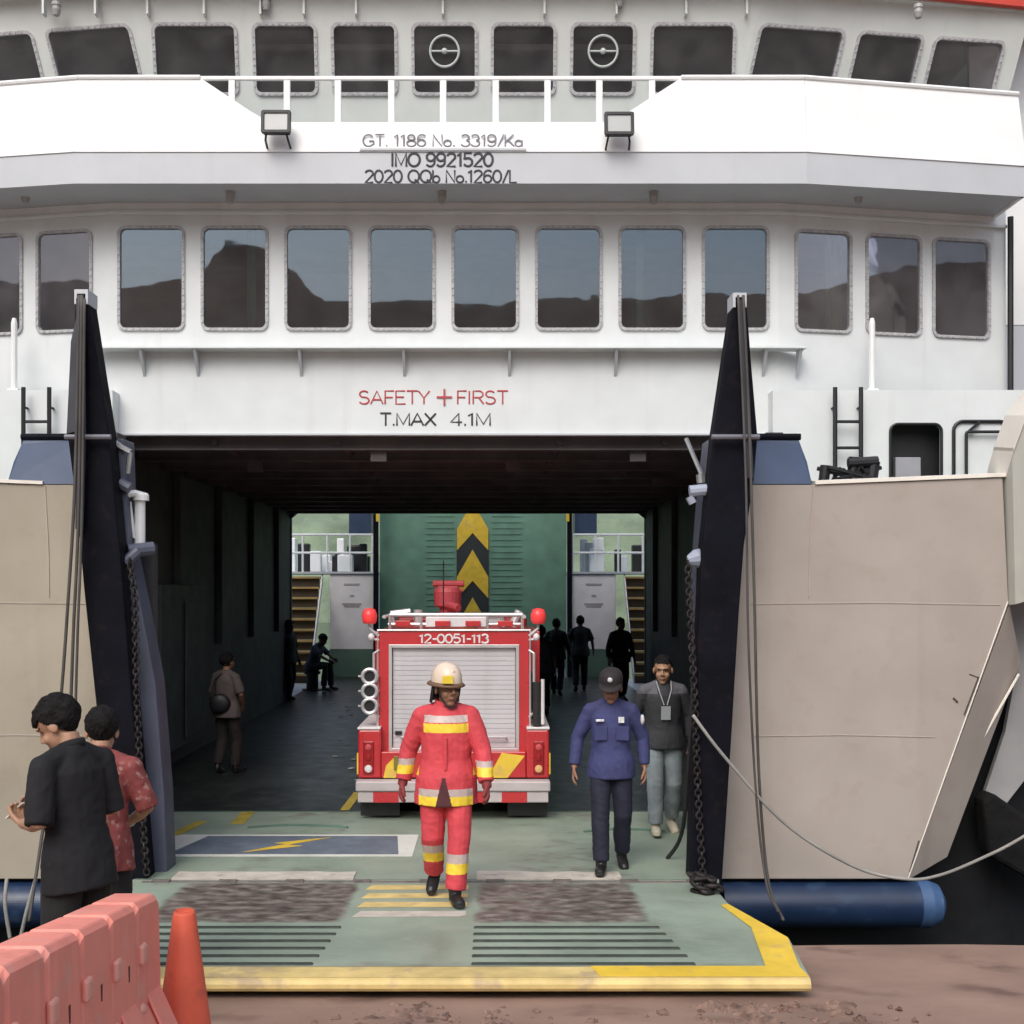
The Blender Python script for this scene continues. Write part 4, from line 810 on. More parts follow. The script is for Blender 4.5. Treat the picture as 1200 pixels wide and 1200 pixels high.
    def shoes(mat, boot=False, sole=None, name='shoe'):
        for k in 'LR':
            b = B(); an = leg[k][2]; f = pose.get('foot' + k, (0, 0)); yaw_, pt = f; mr = Matrix.Rotation(yaw_, 3, 'Z') @ Matrix.Rotation(-pt, 3, 'X')
            q = lambda x, y, z: an + mr @ V((x, y, z))
            b.tube([q(0, .035, -.045), q(0, -.03, -.04), q(0, -.1, -.048), q(0, -.155, -.054), q(0, -.185, -.056)], [.036, .046, .047, .042, .026], 14)
            b.tube([q(0, .0, -.05), q(0, 0, .02 if not boot else .16)], [.046, .046 if not boot else .056], 12)
            me = remesh(b, .007 * fine, 2); lim = -.078
            for v_ in me.vertices:
                l_ = mr.inverted() @ (v_.co - an)
                if l_.z < lim: v_.co = an + mr @ V((l_.x, l_.y, lim))
            mesh_part(name, me, [mat, sole or SOLE], root, lambda c, n_: 1 if (mr.inverted() @ (c - an)).z < -.058 else 0)
    def hair(mat=HAIRM, line=.062, back=-.055, thick=1.0, tuft=.008):
        b = B(); c0 = V((0, .02, .032)); b.ball((0, 0, 0), (.081 * thick, .101 * thick, .094 * thick), None, 90, 60)
        me = bpy.data.meshes.new('hair'); bm = b.bm; dead = []
        for v_ in bm.verts:
            p = v_.co; p += p.normalized() * tuft * (noise.noise(p * 24) + .7 * noise.noise(V((p.x * 110, p.y * 40, p.z * 70)) + V((0, 0, H))))
            q = p + c0; fr = line - max(0, (q.y + .03)) * 1.6
            if q.z < fr - .005 and q.y < .03 or q.z < back and q.y >= .03: dead.append(v_)
        bmesh.ops.delete(bm, geom=dead, context='VERTS')
        for v_ in bm.verts: v_.co = hd(v_.co + c0)
        bm.to_mesh(me); bm.free(); me.polygons.foreach_set('use_smooth', [True] * len(me.polygons)); o = mesh_part('hair', me, [mat], root)
        sd = o.modifiers.new('thick', 'SOLIDIFY'); sd.thickness = .02; sd.offset = -1
    def collar(mat, r=.066, h=.035):
        b = B(); N = 24
        lo = [T((math.cos(2 * math.pi * k / N) * r * 1.12, .012 + math.sin(2 * math.pi * k / N) * r * 1.1, 1.435 + .012 * math.sin(2 * math.pi * k / N))) for k in range(N)]
        hi = [T((math.cos(2 * math.pi * k / N) * r, .012 + math.sin(2 * math.pi * k / N) * r, 1.435 + h + .018 * math.sin(2 * math.pi * k / N))) for k in range(N)]
        A = [b.v(p) for p in lo]; C = [b.v(p) for p in hi]
        for k in range(N):
            if k == 18: continue
            b._f([A[k], A[(k + 1) % N], C[(k + 1) % N], C[k]])
        o = b.done('collar', mat, root, smooth=True); sd = o.modifiers.new('thick', 'SOLIDIFY'); sd.thickness = .012
    env = dict(root=root, T=T, hd=hd, mh=mh, arm=arm, leg=leg, mid=mid, hand=hand, torso=torso, trousers=trousers, top=top, shoes=shoes, hair=hair, collar=collar)
    wear(env, pose)
    return root, env
def walk(front='L', st=.16, ax=.25):    # a front-facing stride
    s = 1 if front == 'L' else -1; o_ = 'R' if front == 'L' else 'L'
    return {'leg' + front: [(s * .095, -.11, .48), (s * .09, -st, .085)], 'leg' + o_: [(-s * .1, -.03, .475), (-s * .1, st * .9, .115)], 'foot' + front: (s * .12, .12), 'foot' + o_: (-s * .12, -.35),
            'armL': [(ax, .02, 1.1), (ax + .03, -.05, .86)], 'armR': [(-ax, .02, 1.1), (-ax - .03, -.05, .86)], 'hip': .9}
# 1 --- firefighter
SUIT = M('red fire suit cloth', (.58, .055, .07), .75, var=.12, vs=5, bump=.003, bs=60); RYEL = M('yellow reflective tape', (.85, .6, .05), .45, var=.08); RSIL = M('silver reflective tape', (.5, .4, .37), .4, var=.1); GLOVE = M('dark red glove', (.2, .03, .03), .7)
HELM = M('cream helmet', (.72, .58, .46), .3, var=.08); HELMY = M('yellow helmet plate', (.7, .52, .04), .35)
def fire_wear(e, pose):
    def jm(c, n_):
        if abs(c.x) < .2:
            if c.z < .98:
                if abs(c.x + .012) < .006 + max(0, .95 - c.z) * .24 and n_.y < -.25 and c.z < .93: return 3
                if c.z < .79: return 1
                if c.z < .845: return 2
            if n_.y < -.1 or n_.y > .1:
                if 1.25 < c.z < 1.315 and abs(c.x) < .165: return 1
                if 1.325 < c.z < 1.375 and abs(c.x) < .16: return 2
        elif c.z < 1.2:
            if .935 < c.z < 1.0: return 1
            if 1.0 <= c.z < 1.045: return 2
        return 0
    e['trousers'](SUIT, w=1.14, mats=[SUIT, RYEL, RSIL], matfn=lambda c, n_: (1 if .235 < c.z < .31 else 2 if .31 <= c.z < .375 else 0) if c.x > 0 else (1 if .275 < c.z < .35 else 2 if .35 <= c.z < .415 else 0))
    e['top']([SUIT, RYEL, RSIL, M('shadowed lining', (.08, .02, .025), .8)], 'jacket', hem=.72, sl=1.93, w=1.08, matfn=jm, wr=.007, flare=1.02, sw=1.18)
    e['collar'](SUIT, .082, .055)
    e['shoes'](SHOE, boot=True, name='boot')
    b = B(); b.box(-.012, .012, -.162, -.13, .98, 1.22); b.done('placket', SUIT, e['root'], bevel=.006)
    for k, s in (('L', 1), ('R', -1)):
        b = B(); s_, el, w = e['arm'][k]; hand(b, w, w - el, V((-s, 0, 0)), .005, .4, s); b.tube([w - (w - el).normalized() * .06, w + (w - el).normalized() * .03], [.04, .036], 12)
        mesh_part('glove', remesh(b, .006, 2), [GLOVE], e['root'])
    hd, mh = e['hd'], e['mh']
    b = B(); N = 32; prof = [(1.0, 0), (1.0, .03), (.95, .065), (.8, .1), (.55, .125), (.25, .137), (.0, .14)]; rows = []
    for r, h in prof: rows.append([b.v(hd((.098 * r * math.cos(2 * math.pi * k / N), .015 + .122 * r * math.sin(2 * math.pi * k / N), .03 + h))) for k in range(N)] if r else [b.v(hd((0, .015, .03 + h)))])
    for i in range(len(rows) - 2):
        for k in range(N): b._f([rows[i][k], rows[i][(k + 1) % N], rows[i + 1][(k + 1) % N], rows[i + 1][k]])
    for k in range(N): b._f([rows[-2][k], rows[-2][(k + 1) % N], rows[-1][0]])
    h = b.done('helmet', HELM, e['root'], smooth=True)
    b = B(); A = [b.v(hd((.1 * math.cos(2 * math.pi * k / N), .015 + .124 * math.sin(2 * math.pi * k / N), .042))) for k in range(N)]
    C = [b.v(hd((.122 * math.cos(2 * math.pi * k / N), .02 + (.15 if math.sin(2 * math.pi * k / N) < 0 else .155) * math.sin(2 * math.pi * k / N), .022))) for k in range(N)]
    for k in range(N): b._f([A[k], A[(k + 1) % N], C[(k + 1) % N], C[k]])
    br = b.done('brim', M('brown helmet brim', (.16, .09, .05), .5), h, smooth=True); sd = br.modifiers.new('t', 'SOLIDIFY'); sd.thickness = .01
    b = B(); b.hexa([hd((-.09, -.1, .045)), hd((-.02, -.13, .045)), hd((-.02, -.115, .045)), hd((-.08, -.088, .045))], [hd((-.085, -.092, .095)), hd((-.02, -.118, .1)), hd((-.02, -.1, .1)), hd((-.07, -.08, .095))]); b.done('front_plate', HELMY, h, bevel=.004)
    b = B(); b.tube([hd((0, .02, .145)), hd((0, .12, .1))], .012, 6); b.tube([hd((0, .02, .165)), hd((0, -.09, .115))], .012, 6); b.done('crest', HELM, h)
    b = B()
    rows = [[b.v(hd((math.sin(a) * (.092 + .004 * j), .015 + math.cos(a) * (.108 + .006 * j), 0.02 - .04 * j))) for a in [R(-88 + 176 * i / 20) for i in range(21)]] for j in range(4)]
    for j in range(3):
        for i in range(20): b._f([rows[j][i], rows[j][i + 1], rows[j + 1][i + 1], rows[j + 1][i]])
    nf = b.done('neck_flap', BLACK, e['root'], smooth=True); sd = nf.modifiers.new('t', 'SOLIDIFY'); sd.thickness = .008
    b = B(); b.tube([hd((-.088, -.02, .03)), hd((-.068, -.04, -.05)), hd((-.03, -.07, -.115)), hd((0, -.075, -.125)), hd((.03, -.07, -.115)), hd((.068, -.04, -.05)), hd((.088, -.02, .03))], .007, 6); b.done('chin_strap', BLACK, e['root'])
p = walk('L', .1, .3); p.update({'armL': [(.27, -.03, 1.11), (.3, -.13, .88)], 'armR': [(-.28, .07, 1.11), (-.325, .04, .87)], 'yaw': .5, 'pitch': .08, 'legL': [(.1, -.1, .485), (.07, -.15, .085)], 'legR': [(-.1, -.03, .475), (-.1, .2, .16)], 'footL': (.25, .08), 'footR': (-.15, -.45)})
person('firefighter in red suit and cream helmet walking down the green ramp', (P(523, 1050, 9.18).x, 9.18, rz(9.18)), 0, 1.76, p, fire_wear, SKIN, fine=.75)
# 2 --- uniformed man in a cap
UNI = M('violet blue uniform cloth', (.04, .045, .135), .8, var=.25, vs=5, bump=.002, bs=80); DKT = M('dark blue trousers cloth', (.012, .013, .03), .8, var=.2); PATCH = M('white patch', (.6, .6, .62), .6, var=.3, vs=40)
def uni_wear(e, pose):
    e['trousers'](DKT, w=1.04); e['top']([UNI, DKT], hem=.8, sl=1.9, w=.98, wr=.006, matfn=lambda c, n_: 0); e['collar'](UNI, .07, .035); e['shoes'](SHOE, boot=True, name='boot'); e['hair']()
    T = e['T']; b = B()
    for x, z, w, h in ((-.1, 1.3, .07, .018), (.08, 1.305, .05, .05)): b.hexa([T((x - w / 2, -.135, z - h / 2)), T((x + w / 2, -.135, z - h / 2)), T((x + w / 2, -.12, z - h / 2)), T((x - w / 2, -.12, z - h / 2))], [T((x - w / 2, -.13, z + h / 2)), T((x + w / 2, -.13, z + h / 2)), T((x + w / 2, -.115, z + h / 2)), T((x - w / 2, -.115, z + h / 2))]); b.done('chest_badge', PATCH, e['root'], bevel=.003); b = B()
    b.bm.free()
    b = B(); s_, el, w = e['arm']['L']; c = s_ + (el - s_) * .32 + V((.06, -.03, 0)); b.ball(c, (.02, .035, .045)); b.done('sleeve_patch', PATCH, e['root'], smooth=True)
    for sx_ in (-.09, .09):
        b = B(); b.hexa([T((sx_ - .055, -.134, 1.13)), T((sx_ + .055, -.134, 1.13)), T((sx_ + .055, -.12, 1.13)), T((sx_ - .055, -.12, 1.13))], [T((sx_ - .055, -.134, 1.25)), T((sx_ + .055, -.134, 1.25)), T((sx_ + .055, -.12, 1.25)), T((sx_ - .055, -.12, 1.25))]); b.done('chest_pocket', UNI, e['root'], bevel=.006)
    cap(e, M('black cap cloth', (.022, .016, .018), .8), True)
def cap(e, mat, badge):
    hd = e['hd']; b = B(); N = 28; rows = []
    for r, h in ((1, -.005), (1.03, .03), (.95, .07), (.7, .095), (.3, .104)): rows.append([b.v(hd((.088 * r * math.cos(2 * math.pi * k / N), .018 + .107 * r * math.sin(2 * math.pi * k / N), .035 + h))) for k in range(N)])
    for i in range(len(rows) - 1):
        for k in range(N): b._f([rows[i][k], rows[i][(k + 1) % N], rows[i + 1][(k + 1) % N], rows[i + 1][k]])
    b._f(rows[-1]); c = b.done('cap', mat, e['root'], smooth=True)
    b = B(); A = []; C = []
    for i in range(13):
        a = R(-75 + 150 * i / 12); A.append(b.v(hd((.09 * math.sin(a), .018 - .105 * math.cos(a), .04)))); C.append(b.v(hd((.092 * math.sin(a), .0 - .175 * math.cos(a * .82), .018))))
    for i in range(12): b._f([A[i], A[i + 1], C[i + 1], C[i]])
    q = b.done('visor', mat, c, smooth=True); sd = q.modifiers.new('t', 'SOLIDIFY'); sd.thickness = .006
    if badge: b = B(); b.ball(hd((0, -.093, .085)), (.022, .012, .022), e['mh']); b.done('cap_badge', PATCH, c, smooth=True)
p = walk('R', .17, .26); p.update({'armL': [(.275, .06, 1.12), (.285, .0, .88)], 'armR': [(-.285, .04, 1.12), (-.315, -.06, .88)], 'yaw': -.12, 'pitch': .2, 'lean': .05})
person('man in violet blue uniform shirt and black cap looking down on the green deck', (1.0, 10.22, 0), -.05, 1.70, p, uni_wear)
# 3 --- man in a dark jacket and pale jeans
DJK = M('charcoal jacket cloth', (.025, .026, .03), .75, var=.3); JEAN = M('washed grey jeans', (.2, .235, .25), .85, var=.22, vs=7); CRM = M('cream sneaker', (.55, .5, .38), .6)
def jean_wear(e, pose):
    e['trousers'](JEAN, w=1.06); e['top']([DJK, M('grey shoulder cloth', (.1, .1, .11), .8)], 'jacket', hem=.82, sl=1.92, w=1.0, matfn=lambda c, n_: 1 if c.z > 1.34 and abs(c.x) > .07 else 0); e['collar'](DJK); e['shoes'](CRM, sole=CRM); e['hair'](line=.075, tuft=.006)
    T = e['T']; b = B()
    for s in (-1, 1): b.tube([T((s * .07, -.04, 1.46)), T((s * .06, -.115, 1.38)), T((s * .015, -.14, 1.24))], .005, 6)
    l_ = b.done('lanyard', M('pale strap', (.4, .4, .42), .6), e['root'])
    b = B(); b.hexa([T((-.045, -.15, 1.1)), T((.045, -.15, 1.1)), T((.045, -.146, 1.1)), T((-.045, -.146, 1.1))], [T((-.045, -.155, 1.23)), T((.045, -.155, 1.23)), T((.045, -.151, 1.23)), T((-.045, -.151, 1.23))]); b.done('badge', M('card grey', (.32, .34, .36), .4), l_)
p = walk('R', .12, .27); p.update({'armL': [(.27, .05, 1.12), (.27, .03, .9)], 'armR': [(-.25, .09, 1.12), (-.2, .1, .9)], 'yaw': -.25, 'pitch': .22})
person('man in charcoal jacket with lanyard badge and washed jeans beside the ramp tower', (1.66, 11.75, 0), .05, 1.74, p, jean_wear, SKIN2)
# 4 --- man in black shirt with a phone
BKS = M('black shirt cloth', (.016, .016, .018), .85, var=.2, vs=4, bump=.001, bs=200, spec=.25); BKT = M('black trousers cloth', (.01, .01, .011), .85, var=.3)
def black_wear(e, pose):
    e['trousers'](BKT, w=1.08); e['top']([BKS], hem=.76, sl=1.0, w=.92, wr=.006); e['collar'](BKS, .066, .035); e['shoes'](SHOE); e['hair'](line=.052, back=-.075, thick=1.08, tuft=.008)
p = {'legL': [(.1, -.02, .48), (.11, .02, .085)], 'legR': [(-.1, -.02, .48), (-.11, .02, .085)], 'footL': (.2, 0), 'footR': (-.2, 0), 'lean': .12, 'pitch': .6, 'yaw': .42,
     'armL': [(.24, .04, 1.1), (.15, -.2, 1.1)], 'armR': [(-.22, -.0, 1.1), (-.0, -.25, 1.12)], 'handL': (-.3, -1, .3), 'handR': (.3, -1, .3), 'palmL': (-.3, 0, 1), 'palmR': (.3, 0, 1), 'curlL': .6, 'curlR': .6}
r4, e4 = person('man in black short sleeved shirt bent over his phone behind the barrier', (-2.13, 6.12, quay_z(6.12)), R(-122), 1.78, p, black_wear, SKIN2)
hp_ = (e4['arm']['L'][2] + e4['arm']['R'][2]) / 2 + V((0, -.1, .035))
wp = Matrix.LocRotScale(r4.location, r4.rotation_euler.to_quaternion(), r4.scale) @ hp_
ph = empty('mobile_phone', wp, R(-122), 'pale cased phone in the hands of the black shirted man', 'phone')
m_ = Matrix.Rotation(R(35), 3, 'X')
def pq(x, y, z): return m_ @ V((x, y, z))
b = B(); b.hexa([pq(-.04, -.08, -.005), pq(.04, -.08, -.005), pq(.04, .08, -.005), pq(-.04, .08, -.005)], [pq(-.04, -.08, .005), pq(.04, -.08, .005), pq(.04, .08, .005), pq(-.04, .08, .005)]); b.done('case', M('pale phone case', (.6, .58, .52), .4), ph, bevel=.003)
b = B(); b.hexa([pq(-.036, -.075, .0055), pq(.036, -.075, .0055), pq(.036, .075, .0055), pq(-.036, .075, .0055)], [pq(-.036, -.075, .0065), pq(.036, -.075, .0065), pq(.036, .075, .0065), pq(-.036, .075, .0065)]); b.done('screen', BLACK, ph)
# 5 --- man in a red batik shirt
BAT = M('red batik cloth', (.21, .045, .042), .8, var=.3, vs=14, speck=.9, speckcol=(.36, .22, .19), speckscale=22); WATCH = M('pale wristband', (.55, .5, .45), .5)
def batik_wear(e, pose):
    e['trousers'](BKT, w=1.05); e['top']([BAT], hem=.78, sl=.98, w=.96, wr=.006); e['collar'](BAT, .066, .04); e['shoes'](SHOE); e['hair'](line=.055, back=-.07, thick=1.06, tuft=.007)
    s_, el, w = e['arm']['R']; d = (w - el).normalized(); b = B(); b.tube([w - d * .035, w - d * .02], .034, 14); b.done('wristband', WATCH, e['root'])
p = {'legL': [(.1, -.02, .48), (.11, .02, .085)], 'legR': [(-.1, -.02, .48), (-.11, .02, .085)], 'footL': (.2, 0), 'footR': (-.2, 0), 'lean': .08, 'pitch': .4, 'yaw': .1,
     'armL': [(.25, -.06, 1.12), (.1, -.28, 1.1)], 'armR': [(-.27, -.02, 1.12), (-.12, -.22, 1.02)], 'palmL': (-1, 0, .3), 'palmR': (1, 0, .3), 'curlL': .5, 'curlR': .5}
person('man in red patterned batik shirt standing at the dark ramp tower', (-2.3, 6.95, quay_z(6.95)), R(-174), 1.72, p, batik_wear, SKIN2)
# 6.. --- people on the dim car deck
def plain(shirt, pants, hairm=HAIRM, hem=.8, sl=.9):
    def w_(e, pose): e['trousers'](pants, w=1.05); e['top']([shirt], hem=hem, sl=sl, w=1.06); e['shoes'](SHOE); e['hair'](line=.055, tuft=.01)
    return w_
PALE = M('darkened white shirt cloth', (.1, .08, .073), .8, var=.2); BRN = M('dark brown cloth', (.03, .022, .02), .85)  # first one: white shirt darkened to stand for the dim deck light
p = walk('R', .08, .24); p['armR'] = [(-.25, -.02, 1.12), (-.15, -.16, .95)]
rr_, e5 = person('person in pale shirt with dark shoulder bag standing in the dim left of the deck', (-3.45, 15.4, 0), R(150), 1.56, p, plain(PALE, BRN), SKIN, 'people on the dim car deck', fine=1.5)
bg_ = empty('shoulder_bag', (-3.5, 15.24, .92), 0, 'dark shoulder bag hanging at the back of the pale shirted person', 'bag')
b = B(); b.ball((0, 0, 0), (.14, .07, .13)); b.done('bag_body', BLACK, bg_, smooth=True); b = B(); b.tube([(-.12, .02, .05), (-.08, .06, .3), (.06, .1, .42)], .012, 6); b.done('strap', BLACK, bg_)
DK1 = M('black green jacket cloth', (.03, .034, .032), .8); DK2 = M('dark navy shirt cloth', (.035, .038, .055), .8); DKP = M('black work trousers', (.01, .01, .012), .85)
p = walk('L', .16, .27); p['armL'] = [(.3, .05, 1.12), (.33, -.02, .9)]
person('person in black walking beside the truck toward the white locker', (P(652, 800, 26.4).x, 26.4, 0), R(165), 1.68, p, plain(DK1, DKP, sl=1.8), SKIND, 'people on the dim car deck', fine=1.8)
p = walk('R', .12, .28); p['armL'] = [(.31, .02, 1.13), (.35, 0, .9)]; p['armR'] = [(-.27, -.02, 1.13), (-.3, -.1, .92)]
person('person in black silhouetted against the white locker right of the truck', (P(680, 800, 27.4).x, 27.4, 0), R(178), 1.72, p, plain(DK1, DKP), SKIND, 'people on the dim car deck', fine=1.8)
p = walk('R', .1, .26)
person('dark figure standing at the foot of the right stairway', (P(727, 800, 25.0).x, 25.0, 0), R(20), 1.74, p, plain(DK2, DKP, sl=1.8), SKIND, 'people on the dim car deck', fine=1.8)
p = walk('L', .1, .26)
person('person with grey backpack half hidden by the right side of the truck', (P(634, 800, 22.6).x, 22.6, 0), R(185), 1.66, p, plain(DK2, DKP), SKIND, 'people on the dim car deck', fine=1.8)
bk = empty('backpack', (P(634, 800, 22.6).x, 22.42, 1.16), 0, 'slate grey backpack worn by the person beside the truck', 'backpack')
b = B(); b.ball((0, 0, 0), (.17, .1, .23)); b.done('bag_body', M('slate backpack cloth', (.07, .075, .1), .8), bk, smooth=True); b = B(); b.ball((0, -.09, -.08), (.11, .05, .09)); b.done('front_pocket', M('slate pocket cloth', (.06, .065, .085), .8), bk, smooth=True)
p = walk('R', .08, .25)
person('dim figure standing at the left edge of the stern opening', (P(338, 800, 25.2).x, 25.2, 0), R(60), 1.68, p, plain(DK1, DKP), SKIND, 'people on the dim car deck', fine=1.8)
p = {'hip': .55, 'legL': [(.12, -.4, .58), (.12, -.42, .085)], 'legR': [(-.12, -.4, .56), (-.12, -.36, .085)], 'footL': (.1, 0), 'footR': (-.1, 0), 'lean': .35, 'pitch': .3, 'abs': True, 'armL': [(.22, -.3, .82), (.14, -.5, .72)], 'armR': [(-.22, -.3, .82), (-.14, -.5, .7)]}
person('person in dark clothes sitting low beside the left stairway', (P(366, 790, 27.6).x, 27.6, 0), R(70), 1.7, p, plain(DK2, DKP), SKIND, 'people on the dim car deck', fine=1.8)
bl_ = empty('bollard_seat', (P(366, 790, 27.6).x, 27.6, 0), 0, 'low black bollard under the sitting person beside the stairs', 'bollard')
b = B(); b.lathe((0, 0, 0), [(.14, 0), (.14, .36), (.19, .38), (.19, .44), (.0, .45)], 'z', 16); b.done('bollard_post', BLACK, bl_); b = B(); b.lathe((0, 0, 0), [(.24, 0), (.24, .03)], 'z', 16); b.done('base_plate', BLACK, bl_)
# ------------------------------------------------------------------ fire truck (rear towards us)
FR = M('fire engine red', (.5, .03, .035), .3, var=.06, coat=.4); FRD = M('dark red lens', (.3, .012, .015), .2); SHUT = M('grey roller shutter', (.64, .62, .64), .4, metal=.15, var=.06, streak=.2, scol=(.35, .33, .32)); CHR = M('bright trim', (.62, .6, .6), .35, metal=.5)
TY = M('truck tyre', (.015, .015, .015), .8); AMB = M('warm lamp lens', (.75, .45, .2), .3); WL = M('white truck paint', (.7, .66, .66), .4); TGL = M('dark truck glass', (.01, .012, .015), .08)
tk = empty('fire_truck', (P(532, 958, 12.55).x, 12.55, 0), 0, 'red fire truck with grey roller shutter parked facing away on the car deck', 'truck')
def part(name, m, fn, par=None, **k):
    b = B(); fn(b); return b.done(name, m, par or tk, **k)
body = part('body', FR, lambda b: (b.holed((-.79, 0, .62), (1, 0, 0), (0, 0, 1), [(0, 0), (1.58, 0), (1.58, 1.33), (0, 1.33)], [[(.13, .1), (1.45, .1), (1.45, 1.165), (.13, 1.165)]], (0, .06, 0)), b.box(-.79, -.75, .0601, 3.0, .62, 1.95), b.box(.75, .79, .0601, 3.0, .62, 1.95), b.box(-.749, .749, .061, 3.0, 1.9, 1.945), b.box(-.749, .749, .2, 3, .62, .7)), bevel=.008)
def shut(b):
    for i in range(21): z = .725 + i * .0508; b.hexa([(-.645, .035, z), (.645, .035, z), (.645, .05, z), (-.645, .05, z)], [(-.645, .032, z + .044), (.645, .032, z + .044), (.645, .05, z + .044), (-.645, .05, z + .044)]); b.box(-.645, .645, .042, .05, z + .0442, z + .0506)
sh_ = part('roller_shutter', SHUT, shut)
part('shutter_frame', CHR, lambda b: b.holed((-.685, -.012, .695), (1, 0, 0), (0, 0, 1), [(0, 0), (1.37, 0), (1.37, 1.115), (0, 1.115)], [[(.035, .03), (1.335, .03), (1.335, 1.08), (.035, 1.08)]], (0, .02, 0)), bevel=.004)
part('shutter_handle', CHR, lambda b: b.tube([(-.55, .02, .82), (-.55, -.03, .84), (.55, -.03, .84), (.55, .02, .82)], .014, 8), sh_)
part('latch', BLACK, lambda b: b.box(-.62, -.55, .005, .03, .86, .9), sh_, bevel=.004)
lettering('number_lettering', '12-0051-113', (0, -.004, 1.825), .09, M('white lettering', (.75, .7, .7), .4), tk, .72, .01)
part('corner_trim', CHR, lambda b: b.tube([(-.8, -.004, .66), (-.8, -.004, 1.96), (.8, -.004, 1.96), (.8, -.004, .66)], .014, 8))
for s in (-1, 1):
    pod = part('rear_pod', FR, lambda b: (b.box(min(s * .755, s * .995), max(s * .755, s * .995), -.12, 1.2, .42, .93)), bevel=.02)
    part('pod_top', WL, lambda b: b.box(min(s * .76, s * 1.0), max(s * .76, s * 1.0), -.13, 1.21, .932, .955), pod, bevel=.006)
    tl_ = part('tail_light', FRD, lambda b: b.box(min(s * .83, s * .94), max(s * .83, s * .94), -.14, -.119, .47, .81), pod, bevel=.008)
    for z, m in ((.75, LETR), (.64, FRD)): part('lamp_lens', m, lambda b: b.lathe((s * .885, -.137, z), [(.035, 0), (.03, -.012), (.0, -.018)], 'y', 14), tl_)
    part('reverse_lamp', AMB if s > 0 else WL, lambda b: b.lathe((s * .885, -.137, .525), [(.042, 0), (.035, -.014), (.0, -.02)], 'y', 14), tl_)
    part('side_marker', YEL, lambda b: b.box(min(s * .985, s * 1.01), max(s * .985, s * 1.01), -.1, .02, .46, .68), pod, bevel=.004)
    part('hazard_stripe', YEL, lambda b: b.prism([(s * .36, -.135, .43), (s * .56, -.135, .43), (s * .74, -.135, .66), (s * .5, -.135, .69)] if s > 0 else [(-.5, -.135, .43), (-.73, -.135, .43), (-.7, -.135, .56), (-.62, -.135, .64), (-.46, -.135, .62)], (0, .006, 0)))
    part('beacon', glow('red beacon lens', (.75, .05, .05), .25), lambda b: (b.lathe((s * .885, -.02, 2.03), [(.06, 0), (.075, .03), (.08, .09), (.06, .15), (0, .165)], 'z', 18)), smooth=True)
    part('beacon_arm', CHR, lambda b: (b.tube([(s * .79, .0, 1.9), (s * .885, -.02, 1.98), (s * .885, -.02, 2.03)], .016, 8)))
    part('work_lamp', WL, lambda b: (b.ball((s * .865, -.03, 1.89), (.035, .035, .04)), b.tube([(s * .79, 0, 1.86), (s * .865, -.03, 1.87)], .012, 6)))
    part('grab_rail', CHR, lambda b: b.tube([(s * .79, .0, 1.75), (s * .84, -.03, 1.72), (s * .84, -.03, 1.1), (s * .79, 0, 1.05)], .015, 8))
    part('mud_flap', BLACK, lambda b: b.box(min(s * .56, s * .97), max(s * .56, s * .97), -.1, -.08, .03, .43), bevel=.005)
part('lower_body', FR, lambda b: b.box(-.752, .752, -.13, .19, .43, .70), bevel=.01)
part('box_lamp', M('dark yellow box', (.2, .16, .03), .5), lambda b: b.box(-.62, -.5, -.16, -.1351, .52, .66), bevel=.006)
BMP = M('dusty bumper paint', (.48, .43, .43), .5, var=.15); bmp = part('bumper', BMP, lambda b: b.box(-1.0, 1.0, -.3, -.131, .315, .42), bevel=.015)
part('bumper_bar', BMP, lambda b: b.box(-.98, .98, -.28, -.14, .2, .31), bmp, bevel=.01)
for i in range(4): part('red_block', FR, lambda b: b.box(-.82 + i * .44, -.56 + i * .44, -.2865, -.2802, .202, .308), bmp)
def wheel(x, y):
    w = part('wheel', TY, lambda b: b.lathe((x, y, .37), [(.22, -.13), (.34, -.13), (.37, -.09), (.37, .09), (.34, .13), (.22, .13)], 'x', 28), smooth=False)
    part('rim', CHR, lambda b: b.lathe((x, y, .37), [(.0, -.06), (.12, -.06), (.215, -.12), (.215, .12), (.12, .06), (0, .06)], 'x', 20), w)
for x in (-.83, -.55, .55, .83): wheel(x, .75)
for x in (-.8, .8): wheel(x, 3.75)
part('chassis', BLACK, lambda b: (b.box(-.4, -.3, .25, 4.4, .45, .61), b.box(.3, .4, .25, 4.4, .45, .61), b.tube([(-.7, .75, .37), (.7, .75, .37)], .07, 10)))
for x in (-.95, .79): part('side_locker', FR, lambda b: b.box(x, x + .16, 1.25, 3.0, .62, 1.9), bevel=.01)
cab = part('cab', FR, lambda b: b.prism([(-.85, 3.05, .5), (-.85, 4.75, .5), (-.85, 4.78, 1.2), (-.85, 4.5, 2.0), (-.85, 3.05, 2.02)], (1.7, 0, 0)), bevel=.04)
part('windscreen', TGL, lambda b: b.prism([(-.75, 4.775, 1.25), (.75, 4.775, 1.25), (.75, 4.56, 1.88), (-.75, 4.56, 1.88)], (0, .03, .01)), cab)
for s in (-1, 1): part('door_window', TGL, lambda b: b.prism([(s * .852, 3.3, 1.3), (s * .852, 4.5, 1.3), (s * .852, 4.4, 1.85), (s * .852, 3.3, 1.85)], (s * .006, 0, 0)), cab)
